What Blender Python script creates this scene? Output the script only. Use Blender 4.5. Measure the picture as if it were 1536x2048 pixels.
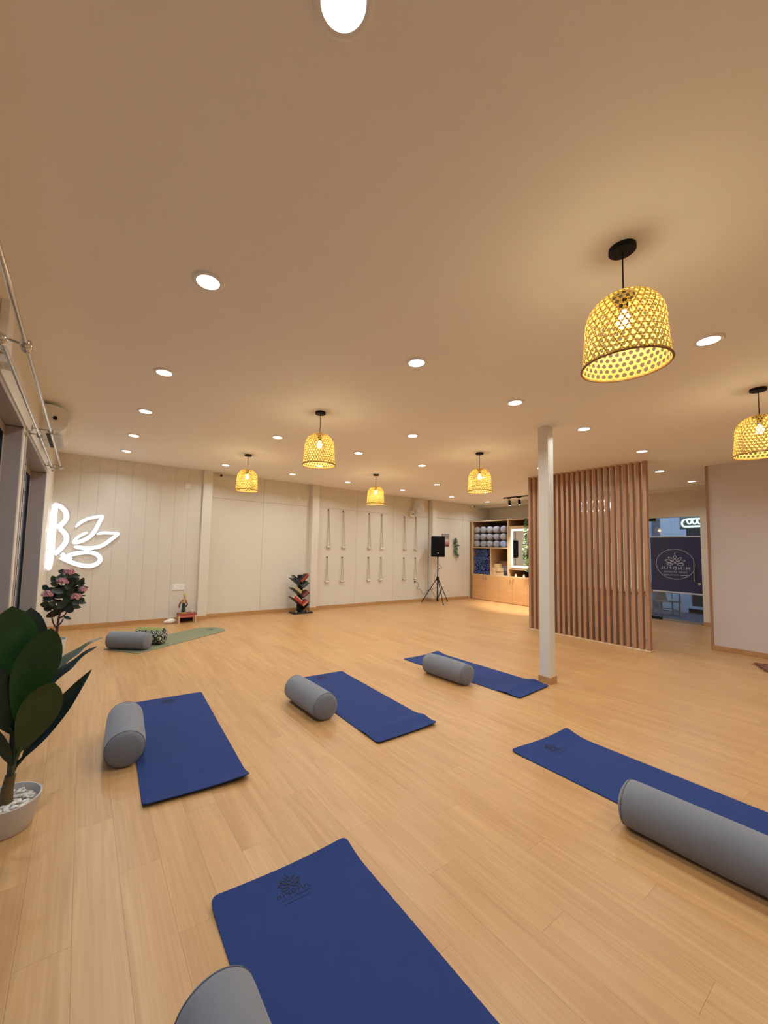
import bpy, bmesh, math, random
from mathutils import Vector, Matrix
random.seed(7)
for o in list(bpy.data.objects): bpy.data.objects.remove(o)
SC = bpy.context.scene
COL = SC.collection

# ------------------------------------------------------------------ camera
FPX, CXO, CYO = 780.45, -59.39, 19.16
YAW, PITCH, ROLL, CAMH = math.radians(34.749), math.radians(3.9785), math.radians(1.3967), 1.588
_f = Vector((math.sin(YAW)*math.cos(PITCH), math.cos(YAW)*math.cos(PITCH), math.sin(PITCH)))
_r0 = Vector((math.cos(YAW), -math.sin(YAW), 0)); _u0 = _r0.cross(_f)
_r = math.cos(ROLL)*_r0 + math.sin(ROLL)*_u0
_u = -math.sin(ROLL)*_r0 + math.cos(ROLL)*_u0
cam = bpy.data.cameras.new('camera'); camo = bpy.data.objects.new('camera', cam); COL.objects.link(camo)
cam.sensor_fit = 'VERTICAL'; cam.sensor_height = 24.0; cam.lens = FPX/2048*24
cam.shift_x = -CXO/2048; cam.shift_y = CYO/2048; cam.clip_start = 0.02; cam.clip_end = 200
M = Matrix((( _r.x, _u.x, -_f.x, 0), (_r.y, _u.y, -_f.y, 0), (_r.z, _u.z, -_f.z, CAMH), (0, 0, 0, 1)))
camo.matrix_world = M
SC.camera = camo
def _ray(px, py): return (px-768-CXO)/FPX*_r - (py-1024-CYO)/FPX*_u + _f
def at(px, py, X=None, Y=None, Z=None):
    """a survey point: where the sight line of the photo meets the plane X, Y or Z (metres)"""
    d = _ray(px, py); o = Vector((0, 0, CAMH))
    t = X/d.x if X is not None else Y/d.y if Y is not None else (Z-CAMH)/d.z
    return o + d*t

# ------------------------------------------------------------------ world, exposure
W = bpy.data.worlds.new('dusk'); SC.world = W; W.use_nodes = True
bg = W.node_tree.nodes['Background']; bg.inputs[0].default_value = (0.42, 0.58, 0.95, 1); bg.inputs[1].default_value = 1.2
vs = SC.view_settings
vs.view_transform = 'Standard'; vs.look = 'None'; vs.gamma = 1.0; vs.use_curve_mapping = False
vs.exposure = -0.36
LAMP_W = 13.0          # each ceiling downlight
LAMP_COL = (0.88, 1.0, 1.07)
BULB_W = 13.0
BULB_COL = (1.0, 0.86, 0.52)

# ------------------------------------------------------------------ helpers
def lin(c):
    return tuple((v/255/12.92 if v/255 <= 0.04045 else ((v/255+0.055)/1.055)**2.4) for v in c)
def obj_link(name, data, parent=None):
    o = bpy.data.objects.new(name, data); COL.objects.link(o)
    if parent is not None: o.parent = parent
    return o
def wloc(o):
    v = Vector((0, 0, 0))
    while o is not None: v += o.location; o = o.parent
    return v
def tag(o, label=None, cat=None, group=None, kind=None):
    if label: o['label'] = label
    if cat: o['category'] = cat
    if group: o['group'] = group
    if kind: o['kind'] = kind
    return o
def thing(name, label, cat, loc=(0, 0, 0), rz=0.0, group=None):
    o = obj_link(name, None); o.empty_display_size = 0.1
    o.location = loc; o.rotation_euler = (0, 0, rz)
    return tag(o, label, cat, group)
class MB:
    def __init__(s): s.v = []; s.f = []
    def add(s, vs_, fs):
        n = len(s.v); s.v += [tuple(p) for p in vs_]; s.f += [tuple(i+n for i in f) for f in fs]; return s
    def box(s, a, b, T=None):
        (x0, y0, z0), (x1, y1, z1) = a, b
        x0, x1 = min(x0, x1), max(x0, x1); y0, y1 = min(y0, y1), max(y0, y1); z0, z1 = min(z0, z1), max(z0, z1)
        p = [Vector(q) for q in ((x0,y0,z0),(x1,y0,z0),(x1,y1,z0),(x0,y1,z0),(x0,y0,z1),(x1,y0,z1),(x1,y1,z1),(x0,y1,z1))]
        if T is not None: p = [T @ q for q in p]
        return s.add(p, [(0,3,2,1),(4,5,6,7),(0,1,5,4),(1,2,6,5),(2,3,7,6),(3,0,4,7)])
    def bar(s, p, q, w, d, side=(0, 1, 0)):
        """rectangular bar from p to q, w wide across, d along `side`"""
        p, q = Vector(p), Vector(q); t = (q-p).normalized(); sd = Vector(side); sd = (sd - t*sd.dot(t)).normalized(); n = t.cross(sd)
        pts = [b + sd*d*i/2 + n*w*j/2 for b in (p, q) for i, j in ((-1,-1),(1,-1),(1,1),(-1,1))]
        return s.add(pts, [(0,1,2,3),(7,6,5,4),(0,4,5,1),(1,5,6,2),(2,6,7,3),(3,7,4,0)])
    def tube(s, pts, r, n=8, closed=False, cap=True, sx=1.0):
        pts = [Vector(p) for p in pts]; m = len(pts); rr = r if isinstance(r, (list, tuple)) else [r]*m
        base = len(s.v); ref = None
        for i, p in enumerate(pts):
            a = pts[(i-1) % m] if (closed or i > 0) else p; b = pts[(i+1) % m] if (closed or i < m-1) else p
            t = (b-a); t = t.normalized() if t.length > 1e-9 else Vector((0, 0, 1))
            if ref is None: ref = t.orthogonal().normalized()
            ref = ref - t*ref.dot(t)
            ref = ref.normalized() if ref.length > 1e-6 else t.orthogonal().normalized()
            bi = t.cross(ref)
            for k in range(n):
                an = 2*math.pi*k/n; s.v.append(tuple(p + ref*math.cos(an)*rr[i]*sx + bi*math.sin(an)*rr[i]))
        for i in range(m if closed else m-1):
            for k in range(n):
                a = base+i*n+k; b = base+i*n+(k+1) % n; c = base+((i+1) % m)*n+(k+1) % n; d = base+((i+1) % m)*n+k
                s.f.append((a, b, c, d))
        if cap and not closed:
            s.f.append(tuple(base+k for k in range(n))[::-1]); s.f.append(tuple(base+(m-1)*n+k for k in range(n)))
        return s
    def lathe(s, prof, n=24, c=(0, 0, 0), T=None, cap=True):
        base = len(s.v); c = Vector(c)
        for r, z in prof:
            for k in range(n):
                a = 2*math.pi*k/n; p = Vector((r*math.cos(a), r*math.sin(a), z))
                s.v.append(tuple((T @ p if T is not None else p) + c))
        for i in range(len(prof)-1):
            for k in range(n):
                s.f.append((base+i*n+k, base+i*n+(k+1) % n, base+(i+1)*n+(k+1) % n, base+(i+1)*n+k))
        if cap:
            s.f.append(tuple(base+k for k in range(n))[::-1]); s.f.append(tuple(base+(len(prof)-1)*n+k for k in range(n)))
        return s
    def ball(s, c, r, n=10, sc=(1, 1, 1)):
        prof = [(max(1e-4, r*math.sin(math.pi*i/n)), -r*math.cos(math.pi*i/n)) for i in range(n+1)]
        return s.lathe(prof, n+2, c, Matrix.Diagonal((sc[0], sc[1], sc[2])).to_3x3())
    def grid(s, fn, nu, nv, closed_u=False):
        base = len(s.v); uu = nu if closed_u else nu+1
        for j in range(nv+1):
            for i in range(uu): s.v.append(tuple(fn(i/nu, j/nv)))
        for j in range(nv):
            for i in range(nu):
                a = base+j*uu+i; b = base+j*uu+(i+1) % uu; s.f.append((a, b, b+uu, a+uu))
        return s
    def build(s, name, mat, parent=None, smooth=False, bevel=0, seg=1, world=True):
        me = bpy.data.meshes.new(name)
        off = wloc(parent) if (world and parent is not None) else Vector((0, 0, 0))
        me.from_pydata([Vector(p)-off for p in s.v], [], s.f); me.update()
        if bevel:
            bm = bmesh.new(); bm.from_mesh(me)
            bmesh.ops.remove_doubles(bm, verts=bm.verts, dist=1e-6)
            bmesh.ops.bevel(bm, geom=[e for e in bm.edges if e.calc_face_angle(0) > 0.6], offset=bevel, segments=seg, affect='EDGES', profile=0.5)
            bm.to_mesh(me); bm.free()
        bm = bmesh.new(); bm.from_mesh(me); bmesh.ops.recalc_face_normals(bm, faces=bm.faces); bm.to_mesh(me); bm.free()
        if smooth:
            for p in me.polygons: p.use_smooth = True
            try: me.set_sharp_from_angle(angle=math.radians(smooth if smooth > 1 else 40))
            except Exception: pass
        me.materials.append(mat)
        return obj_link(name, me, parent)
def copy_tree(o, parent=None):
    c = o.copy(); COL.objects.link(c); c.parent = parent
    for ch in list(o.children): copy_tree(ch, c)
    return c
def struct(o): o['kind'] = 'structure'; return o
def smooth_pts(pts, sub=6, closed=False):
    P = [Vector(p) for p in pts]; n = len(P); out = []
    for i in range(n if closed else n-1):
        p1, p2 = P[i], P[(i+1) % n]
        p0 = P[(i-1) % n] if (closed or i > 0) else p1*2-p2
        p3 = P[(i+2) % n] if (closed or i < n-2) else p2*2-p1
        for k in range(sub):
            t = k/sub; out.append(0.5*((2*p1)+(p2-p0)*t+(2*p0-5*p1+4*p2-p3)*t*t+(3*p1-p0-3*p2+p3)*t**3))
    if not closed: out.append(P[-1])
    return out
ORD = ['first','second','third','fourth','fifth','sixth','seventh','eighth','ninth','tenth','eleventh','twelfth']

# ------------------------------------------------------------------ materials
MATS = {}
def mat(name, rgb, rough=0.6, metal=0.0, var=0.0, scale=6.0, bump=0.0, bscale=200.0, spec=0.5, emit=None, estr=0.0, trans=0.0, sss=0.0, stretch=(1, 1, 1), sheen=0.0, coat=0.0):
    if name in MATS: return MATS[name]
    m = bpy.data.materials.new(name); m.use_nodes = True; nt = m.node_tree; b = nt.nodes['Principled BSDF']
    c = lin(rgb)
    b.inputs['Base Color'].default_value = (*c, 1); b.inputs['Roughness'].default_value = rough; b.inputs['Metallic'].default_value = metal
    b.inputs['Specular IOR Level'].default_value = spec
    if trans: b.inputs['Transmission Weight'].default_value = trans
    if sheen: b.inputs['Sheen Weight'].default_value = sheen
    if coat: b.inputs['Coat Weight'].default_value = coat
    if emit: b.inputs['Emission Color'].default_value = (*lin(emit), 1); b.inputs['Emission Strength'].default_value = estr
    if var or bump:
        tc = nt.nodes.new('ShaderNodeTexCoord'); mp = nt.nodes.new('ShaderNodeMapping'); mp.inputs['Scale'].default_value = stretch
        nt.links.new(tc.outputs['Object'], mp.inputs['Vector'])
    if var:
        n = nt.nodes.new('ShaderNodeTexNoise'); n.inputs['Scale'].default_value = scale; n.inputs['Detail'].default_value = 5
        nt.links.new(mp.outputs[0], n.inputs['Vector'])
        r = nt.nodes.new('ShaderNodeValToRGB'); r.color_ramp.elements[0].position = 0.3; r.color_ramp.elements[1].position = 0.7
        r.color_ramp.elements[0].color = (*[max(0, v*(1-var)) for v in c], 1); r.color_ramp.elements[1].color = (*[min(1, v*(1+var)) for v in c], 1)
        nt.links.new(n.outputs['Fac'], r.inputs['Fac']); nt.links.new(r.outputs[0], b.inputs['Base Color'])
    if bump:
        n2 = nt.nodes.new('ShaderNodeTexNoise'); n2.inputs['Scale'].default_value = bscale; n2.inputs['Detail'].default_value = 3
        nt.links.new(mp.outputs[0], n2.inputs['Vector'])
        bp = nt.nodes.new('ShaderNodeBump'); bp.inputs['Strength'].default_value = bump; bp.inputs['Distance'].default_value = 0.002
        nt.links.new(n2.outputs['Fac'], bp.inputs['Height']); nt.links.new(bp.outputs[0], b.inputs['Normal'])
    MATS[name] = m; return m
def wood(name, dark, light, axis=1, scale=1.0, rough=0.45, plank=None, contrast=1.0):
    """long grain along `axis`; plank=(w, l) gives each board its own tone and grain offset"""
    m = bpy.data.materials.new(name); m.use_nodes = True; nt = m.node_tree; b = nt.nodes['Principled BSDF']; L = nt.links.new; N = nt.nodes.new
    b.inputs['Roughness'].default_value = rough
    geo = N('ShaderNodeNewGeometry'); src = geo.outputs['Position']
    vec = src; rnd = None
    if plank:
        w, l = plank
        sp = N('ShaderNodeSeparateXYZ'); L(src, sp.inputs[0])
        def mth(op, a, v=None, bnode=None):
            n = N('ShaderNodeMath'); n.operation = op; L(a, n.inputs[0])
            if bnode is not None: L(bnode, n.inputs[1])
            elif v is not None: n.inputs[1].default_value = v
            return n.outputs[0]
        ix = mth('FLOOR', mth('DIVIDE', mth('SUBTRACT', sp.outputs['X'], FX0), w))
        sh = mth('MULTIPLY', mth('FRACT', mth('MULTIPLY', ix, 0.381966)), l)
        iy = mth('FLOOR', mth('DIVIDE', mth('ADD', mth('SUBTRACT', sp.outputs['Y'], FY0), None, sh), l))
        cb = N('ShaderNodeCombineXYZ'); L(ix, cb.inputs[0]); L(iy, cb.inputs[1])
        wn = N('ShaderNodeTexWhiteNoise'); L(cb.outputs[0], wn.inputs['Vector']); rnd = wn.outputs['Value']
        sc = N('ShaderNodeVectorMath'); sc.operation = 'SCALE'; sc.inputs['Scale'].default_value = 37.0; L(wn.outputs['Color'], sc.inputs[0])
        ad = N('ShaderNodeVectorMath'); ad.operation = 'ADD'; L(src, ad.inputs[0]); L(sc.outputs[0], ad.inputs[1]); vec = ad.outputs[0]
    mp = N('ShaderNodeMapping'); s3 = [9*scale]*3; s3[axis] = 0.55*scale; mp.inputs['Scale'].default_value = s3; L(vec, mp.inputs['Vector'])
    n1 = N('ShaderNodeTexNoise'); n1.inputs['Scale'].default_value = 1.6; n1.inputs['Detail'].default_value = 6; n1.inputs['Distortion'].default_value = 1.3; L(mp.outputs[0], n1.inputs['Vector'])
    mp2 = N('ShaderNodeMapping'); s3 = [70*scale]*3; s3[axis] = 1.6*scale; mp2.inputs['Scale'].default_value = s3; L(vec, mp2.inputs['Vector'])
    n2 = N('ShaderNodeTexNoise'); n2.inputs['Scale'].default_value = 1.5; n2.inputs['Detail'].default_value = 4; L(mp2.outputs[0], n2.inputs['Vector'])
    mx = N('ShaderNodeMix'); mx.data_type = 'FLOAT'; mx.inputs['Factor'].default_value = 0.4; L(n1.outputs['Fac'], mx.inputs['A']); L(n2.outputs['Fac'], mx.inputs['B'])
    fac = mx.outputs['Result']
    if rnd is not None:
        mx2 = N('ShaderNodeMix'); mx2.data_type = 'FLOAT'; mx2.inputs['Factor'].default_value = 0.11; L(fac, mx2.inputs['A']); L(rnd, mx2.inputs['B']); fac = mx2.outputs['Result']
    r = N('ShaderNodeValToRGB'); r.color_ramp.elements[0].position = 0.5-0.22/contrast; r.color_ramp.elements[1].position = 0.5+0.22/contrast
    r.color_ramp.elements[0].color = (*lin(dark), 1); r.color_ramp.elements[1].color = (*lin(light), 1)
    L(fac, r.inputs['Fac']); L(r.outputs[0], b.inputs['Base Color'])
    bp = N('ShaderNodeBump'); bp.inputs['Strength'].default_value = 0.06; bp.inputs['Distance'].default_value = 0.001; L(n2.outputs['Fac'], bp.inputs['Height']); L(bp.outputs[0], b.inputs['Normal'])
    MATS[name] = m; return m
# room limits
XL, XR, YB, YS, YN, H = -0.48, 12.0, 8.93, 8.82, -3.2, 3.21
XP = 9.05
PW, PL = 0.18, 1.22
FX0, FY0 = XL, YN
M_wall = mat('wall_paint', (226, 216, 199), 0.55, var=0.015, scale=2.0, bump=0.05, bscale=90)
M_board = mat('wall_board', (224, 215, 198), 0.5, var=0.015, scale=1.5, bump=0.05, bscale=120)
M_panel = mat('ribbed_panel', (222, 212, 197), 0.42, var=0.02, scale=3.0)
M_gap = mat('joint_backing', (206, 194, 174), 0.8)
M_ceil = mat('ceiling_paint', (247, 242, 234), 0.7, var=0.012, scale=1.2, bump=0.12, bscale=160)
M_mauve = mat('partition_laminate', (220, 208, 200), 0.42, var=0.02, scale=2.0)
M_floor = wood('floor_oak', (170, 121, 72), (206, 160, 105), axis=1, scale=0.9, rough=0.36, plank=(PW, PL), contrast=0.85)
M_slab = mat('floor_slab', (176, 130, 80), 0.8)
M_base = wood('skirting_oak', (176, 128, 78), (206, 160, 106), axis=0, scale=1.0)
M_cab = wood('cabinet_oak', (192, 142, 88), (216, 170, 116), axis=1, scale=1.4, contrast=0.8)
M_cabv = wood('cabinet_edge', (196, 160, 114), (222, 190, 146), axis=2, scale=1.4)
M_slat = wood('slat_walnut', (160, 117, 86), (190, 145, 111), axis=2, scale=1.6, rough=0.38, contrast=0.9)
M_pale = wood('pale_pine', (206, 168, 122), (226, 194, 150), axis=1, scale=1.5)
M_alu = mat('window_aluminium', (178, 168, 162), 0.38, metal=0.25, var=0.02)
M_rub = mat('gasket', (20, 20, 24), 0.6)
M_white = mat('white_plastic', (238, 234, 226), 0.35)
M_black = mat('black_plastic', (9, 9, 10), 0.55, spec=0.25)
M_blackm = mat('black_metal', (20, 20, 22), 0.4, metal=0.5)
M_chrome = mat('chrome', (210, 205, 200), 0.12, metal=1.0)
M_steel = mat('brushed_steel', (170, 165, 158), 0.3, metal=1.0)
M_glass = mat('clear_glass', (235, 242, 245), 0.0, trans=1.0); M_glass.node_tree.nodes['Principled BSDF'].inputs['IOR'].default_value = 1.45
M_blue = mat('mat_blue', (34, 53, 105), 0.8, var=0.05, scale=9, bump=0.25, bscale=700, spec=0.25)
M_green = mat('mat_green', (126, 127, 97), 0.75, var=0.04, scale=9, bump=0.25, bscale=700)
M_print = mat('dark_print', (12, 17, 40), 0.7)
M_grey = mat('bolster_cotton', (117, 116, 119), 0.85, var=0.06, scale=5, bump=0.45, bscale=420, sheen=0.25)
M_seam = mat('bolster_seam', (100, 101, 106), 0.9)
def emitter(name, rgb, s):
    m = bpy.data.materials.new(name); m.use_nodes = True; nt = m.node_tree; nt.nodes.clear()
    e = nt.nodes.new('ShaderNodeEmission'); e.inputs[0].default_value = (*lin(rgb), 1); e.inputs[1].default_value = s
    o = nt.nodes.new('ShaderNodeOutputMaterial'); nt.links.new(e.outputs[0], o.inputs[0]); MATS[name] = m; return m
M_lens = emitter('downlight_lens', (255, 246, 232), 14.0)
M_neon = emitter('neon_white', (255, 252, 248), 2.0)
M_led = emitter('mirror_led', (255, 246, 224), 2.5)
M_bulb = emitter('filament_bulb', (255, 214, 140), 40.0)
M_neon2 = emitter('street_neon', (222, 255, 244), 2.5)
M_mirror = mat('mirror_silver', (225, 228, 225), 0.02, metal=1.0)

# ------------------------------------------------------------------ floor
fl = struct(MB().box((XL-0.3, YN-0.2, -0.08), (XR+0.05, YB+0.2, -0.006)).build('floor', M_slab))
pl_me = None; spots = []
ncol = math.ceil((XR-XL)/PW)
for i in range(ncol):
    sh = (i*0.381966) % 1.0*PL
    j0 = 0
    while True:
        y0 = FY0 - sh + j0*PL; y1 = y0 + PL; j0 += 1
        if y0 > YB: break
        a, b = max(y0, YN), min(y1, YB)
        if b-a > 0.02: spots.append((FX0+i*PW, min(FX0+(i+1)*PW, XR), a, b, abs(b-a-PL) < 1e-6))
def nearness(s):
    x, y = (s[0]+s[1])/2, (s[2]+s[3])/2; d = Vector((x, y, 0-CAMH)); z = d.dot(_f)
    if z < 0.3: return 99
    u = d.dot(_r)/z*FPX+708; v = 1043-d.dot(_u)/z*FPX
    if not (-120 < u < 1660 and v < 2250): return 90+d.length
    return d.length
spots.sort(key=nearness)
g = 0.0003
full_me = None
for k, (x0, x1, y0, y1, full) in enumerate(spots[:300]):
    if full and full_me is not None and abs(x1-x0-PW) < 1e-6:
        o = obj_link('plank', full_me, fl)
    else:
        hx, hy = (x1-x0)/2-g, (y1-y0)/2-g
        o = MB().box((-hx, -hy, -0.006), (hx, hy, 0)).build('plank', M_floor, fl, world=False)
        if full and abs(x1-x0-PW) < 1e-6: full_me = o.data
    o.location = ((x0+x1)/2, (y0+y1)/2, 0)
mb = MB()
for (x0, x1, y0, y1, full) in spots[300:]: mb.box((x0+g, y0+g, -0.006), (x1-g, y1-g, 0))
tag(mb.build('planks', M_floor, fl), kind='stuff')

# ------------------------------------------------------------------ ceiling and walls
struct(MB().box((XL-0.3, YN-0.2, H), (XR+0.3, YB+0.3, H+0.1)).build('ceiling', M_ceil))
struct(MB().box((XR-0.55, YN, H-0.085), (XR, YB, H-0.0005)).build('trim_1', M_wall))            # shallow beam along the far right wall
wb = struct(MB().box((XL-0.3, YB+0.012, 0), (XR+0.3, YB+0.25, H)).build('wall_back', M_gap))
xs = [2.08, 3.53, 4.80, 6.28, 7.63, 9.10]
YR = 8.78                                  # the last bay, past the third pilaster, stands forward
for a, b in zip(xs[:-1], xs[1:]):
    for z0, z1 in ((0, 2.65), (2.65, H)):
        MB().box((a+0.002, YB, z0+0.002), (b-0.002, YB+0.014, z1-0.002)).build('wall_panel', M_board, wb, bevel=0.002)
for a, b in ((9.28, 10.58), (10.58, XR)):
    for z0, z1 in ((0, 2.65), (2.65, H)):
        MB().box((a+0.002, YR, z0+0.002), (b-0.002, YB+0.02, z1-0.002)).build('wall_panel', M_board, wb, bevel=0.002)
# sign wall: vertical hollow panels, each a little bowed
x = XL
mbk = MB().box((XL, YS+0.012, 0), (2.08, YB+0.013, H)).build('backing', M_gap, wb)
seams = [XL, -0.10, 0.19, 0.47, 0.75, 1.01, 1.27, 1.535, 1.80, 2.08]
for a, b in zip(seams[:-1], seams[1:]):
    m_ = MB(); n = 8
    prof = [(a+0.001+(b-a-0.002)*i/n, YS-0.004*math.sin(math.pi*i/n)**0.6) for i in range(n+1)]
    vs_ = [(p[0], p[1], z) for z in (0.0, H) for p in prof] + [(a+0.002, YS+0.012, 0), (b-0.002, YS+0.012, 0), (a+0.002, YS+0.012, H), (b-0.002, YS+0.012, H)]
    fs = [(i, i+1, n+2+i, n+1+i) for i in range(n)] + [(0, n+1, 2*n+4, 2*n+2), (n, 2*n+3, 2*n+5, 2*n+1)]
    m_.add(vs_, fs); m_.build('wall_panel', M_panel, wb, smooth=60)
# pilasters
for i, (a, b, yf) in enumerate(((2.078, 2.27, 8.74), (4.78, 4.97, 8.77), (9.12, 9.30, 8.76))):
    p = struct(MB().box((a, yf, 0.0), (b, YB, H)).build('trim_%d' % (i+2), M_wall, bevel=0.004))
    MB().box((a-0.006, yf-0.008, 0.0), (b+0.006, YB, 0.085)).build('skirting', M_base, p)
# skirtings
bb = struct(MB().box((XL, YS-0.014, 0), (2.085, YS+0.001, 0.085)).build('baseboard_back', M_base, bevel=0.003))
for a, b, yy in ((2.275, 4.775, YB), (4.975, 9.115, YB), (9.305, 10.9, YR)):
    MB().box((a, yy-0.014, 0), (b, yy+0.001, 0.085)).build('skirting', M_base, bb, bevel=0.003)
# right wall with the glass entrance
DY0, DY1, DZ = 2.905, 3.965, 2.56
wr = MB().box((XR, DY1, 0), (XR+0.15, YB+0.3, H)).box((XR, YN-0.2, 0), (XR+0.15, DY0, H)).box((XR, DY0, DZ), (XR+0.15, DY1, H))
wr = struct(wr.build('wall_right', M_wall))
br = struct(MB().box((XR-0.014, DY1+0.0, 0), (XR, 5.6, 0.085)).box((XR-0.014, YN, 0), (XR, DY0, 0.085)).build('baseboard_right', M_base))
# near wall behind the camera
struct(MB().box((XL-0.3, YN-0.2, 0), (XR+0.3, YN, H)).build('wall_near', M_wall))
# laminate partition on the right
pt = struct(MB().box((XP, YN, 0), (XP+0.12, 2.09, H)).build('wall_partition', M_mauve))
MB().box((XP-0.006, 2.06, 0.0), (XP+0.126, 2.10, H)).build('edge_strip', M_slat, pt)
struct(MB().box((XP-0.016, YN, 0), (XP, 2.075, 0.085)).build('baseboard_partition', M_base, bevel=0.003))
# free-standing square column
cl = struct(MB().box((4.76, 2.61, 0), (4.89, 2.74, H)).build('trim_5', M_wall, bevel=0.004))
MB().box((4.747, 2.597, 0), (4.903, 2.753, 0.085)).build('skirting', M_base, cl, bevel=0.003)

# left wall: masonry above and beside two banks of sliding glass
WZ = 2.63
wl = MB().box((XL-0.28, 7.1, 0), (XL, YB, H)).box((XL-0.28, YN, WZ), (XL, 7.1, H)).box((XL-0.28, YN, 0), (XL, -0.9, WZ)).box((XL-0.28, 4.42, 0), (XL-0.004, 4.60, WZ))
wl = struct(wl.build('wall_left', M_wall))
struct(MB().box((XL, 7.1, 0), (XL+0.014, YS-0.014, 0.085)).build('baseboard_left', M_base))
def sliding(n, y0, y1, stiles):
    w = struct(MB().box((XL-0.26, y0, WZ-0.07), (XL+0.004, y1, WZ)).box((XL-0.26, y0, 0), (XL+0.004, y1, 0.04))
        .box((XL-0.26, y0, 0.04), (XL+0.004, y0+0.07, WZ-0.07)).box((XL-0.26, y1-0.07, 0.04), (XL+0.004, y1, WZ-0.07)).build('window_%d' % n, M_alu, bevel=0.004))
    for i, (a, b) in enumerate(stiles):
        xo = XL-0.13 - (0.055 if i % 2 else 0.0)
        sash = MB()
        for p, q in ((a, a+0.085), (b-0.085, b)): sash.box((xo-0.018, p, 0.045), (xo+0.018, q, WZ-0.075))
        sash.box((xo-0.018, a+0.085, WZ-0.15), (xo+0.018, b-0.085, WZ-0.075)).box((xo-0.018, a+0.085, 0.045), (xo+0.018, b-0.085, 0.13))
        s_ = sash.build('sash', M_alu, w, bevel=0.003)
        gk = MB()
        for p in (a+0.085, b-0.089): gk.box((xo-0.006, p, 0.13), (xo+0.019, p+0.004, WZ-0.15))
        gk.box((xo-0.006, a+0.085, WZ-0.154), (xo+0.019, b-0.085, WZ-0.15)); gk.build('gasket', M_rub, s_)
        MB().box((xo-0.003, a+0.089, 0.13), (xo+0.003, b-0.089, WZ-0.154)).build('pane', M_glass, s_)
sliding(1, -0.9, 4.42, ((-0.83, 1.0), (0.93, 2.7), (2.62, 4.35)))
sliding(2, 4.60, 7.1, ((4.67, 5.93), (5.85, 7.03)))
# terrace outside the sliding doors
struct(MB().box((XL-6, -4, -0.12), (XL-0.3, 12, -0.06)).build('floor_terrace', mat('terrace_tile', (96, 96, 100), 0.7, var=0.06)))

# ------------------------------------------------------------------ ceiling downlights
def make_downlight():
    t = thing('ceiling_downlight', 'x', 'downlight', (0, 0, H), 0, 'recessed ceiling downlights')
    MB().lathe([(0.066, -0.002), (0.068, -0.010), (0.078, -0.012), (0.092, -0.008), (0.096, 0.0)], 28, cap=False).build('trim_ring', M_white, t, smooth=50, world=False)
    MB().lathe([(0.001, -0.006), (0.04, -0.006), (0.067, -0.004)], 24, cap=False).build('lens', M_lens, t, world=False)
    ld = bpy.data.lights.new('downlight_lamp', 'AREA'); ld.shape = 'DISK'; ld.size = 0.11; ld.energy = LAMP_W; ld.color = LAMP_COL; ld.spread = math.radians(150)
    lo = obj_link('lamp', ld, t); lo.location = (0, 0, -0.016)
    return t
cols = [(0.54, (0.90, 2.42, 3.99, 5.33, 6.65, 7.87), 'window side row'),
        (2.28, (2.40, 5.33, 7.88), 'second row out from the windows'),
        (3.75, (0.82, 2.41, 4.01, 5.33, 6.66, 7.86), 'third row out from the windows'),
        (5.24, (2.39, 5.33, 7.88), 'fourth row out from the windows'),
        (7.05, (0.82, 2.37, 4.00, 5.33, 6.65, 7.90), 'row before the slatted screen'),
        (8.97, (2.74, 5.33, 6.65, 7.86), 'row behind the slatted screen'),
        (10.66, (2.69, 5.33, 7.86), 'row nearest the entrance')]
dl = None
for X, rows, rn in cols:
    for k, Y in enumerate(rows):
        o = make_downlight() if dl is None else copy_tree(dl)
        if dl is None: dl = o
        o.location = (X, Y, H)
        o['label'] = 'round recessed downlight, %s from camera in the ceiling %s' % (ORD[k], rn)

for X, rn in ((0.54, 'beside the windows'), (2.28, 'above the camera'), (3.75, 'right of the camera'), (5.24, 'towards the partition'), (7.05, 'next to the partition')):  # added row of unseen downlights to light the near end of the room
    for Y, dn in ((-0.72, 'first'),):
        o = copy_tree(dl); o.location = (X, Y, H); o['label'] = 'added round downlight, unseen behind the camera, %s' % rn

# ------------------------------------------------------------------ rattan pendants
def strand_material():
    m = bpy.data.materials.new('bamboo_strip'); m.use_nodes = True; nt = m.node_tree; nt.nodes.clear(); L = nt.links.new
    out = nt.nodes.new('ShaderNodeOutputMaterial'); mx = nt.nodes.new('ShaderNodeMixShader'); mx.inputs[0].default_value = 0.14
    d = nt.nodes.new('ShaderNodeBsdfDiffuse'); t = nt.nodes.new('ShaderNodeBsdfTranslucent')
    n = nt.nodes.new('ShaderNodeTexNoise'); n.inputs['Scale'].default_value = 25
    r = nt.nodes.new('ShaderNodeValToRGB'); r.color_ramp.elements[0].color = (*lin((180, 148, 80)), 1); r.color_ramp.elements[1].color = (*lin((216, 188, 110)), 1)
    L(n.outputs['Fac'], r.inputs[0]); L(r.outputs[0], d.inputs[0]); L(r.outputs[0], t.inputs[0]); L(d.outputs[0], mx.inputs[1]); L(t.outputs[0], mx.inputs[2]); L(mx.outputs[0], out.inputs[0])
    return m
M_strip = strand_material()
M_rim = mat('bamboo_rim', (150, 108, 58), 0.6, var=0.1, scale=20)
SH_H, SH_R = 0.385, 0.195
def shade_r(z):        # z from 0 (rim) to SH_H (crown)
    t = z/SH_H
    if t < 0.5: return SH_R*(1.0-0.09*t/0.5)
    q = (t-0.5)/0.5
    return SH_R*0.91*math.sqrt(max(0.0, 1-(q*0.985)**2.2))+0.012*q
def arc_table():
    z, s, tab = 0.0, 0.0, [(0.0, 0.0)]; n = 200; pr = shade_r(0)
    for i in range(1, n+1):
        z2 = SH_H*i/n; r2 = shade_r(z2); s += math.hypot(SH_H/n, r2-pr); pr = r2; tab.append((s, z2))
    return tab
ATAB = arc_table(); SLEN = ATAB[-1][0]
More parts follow.
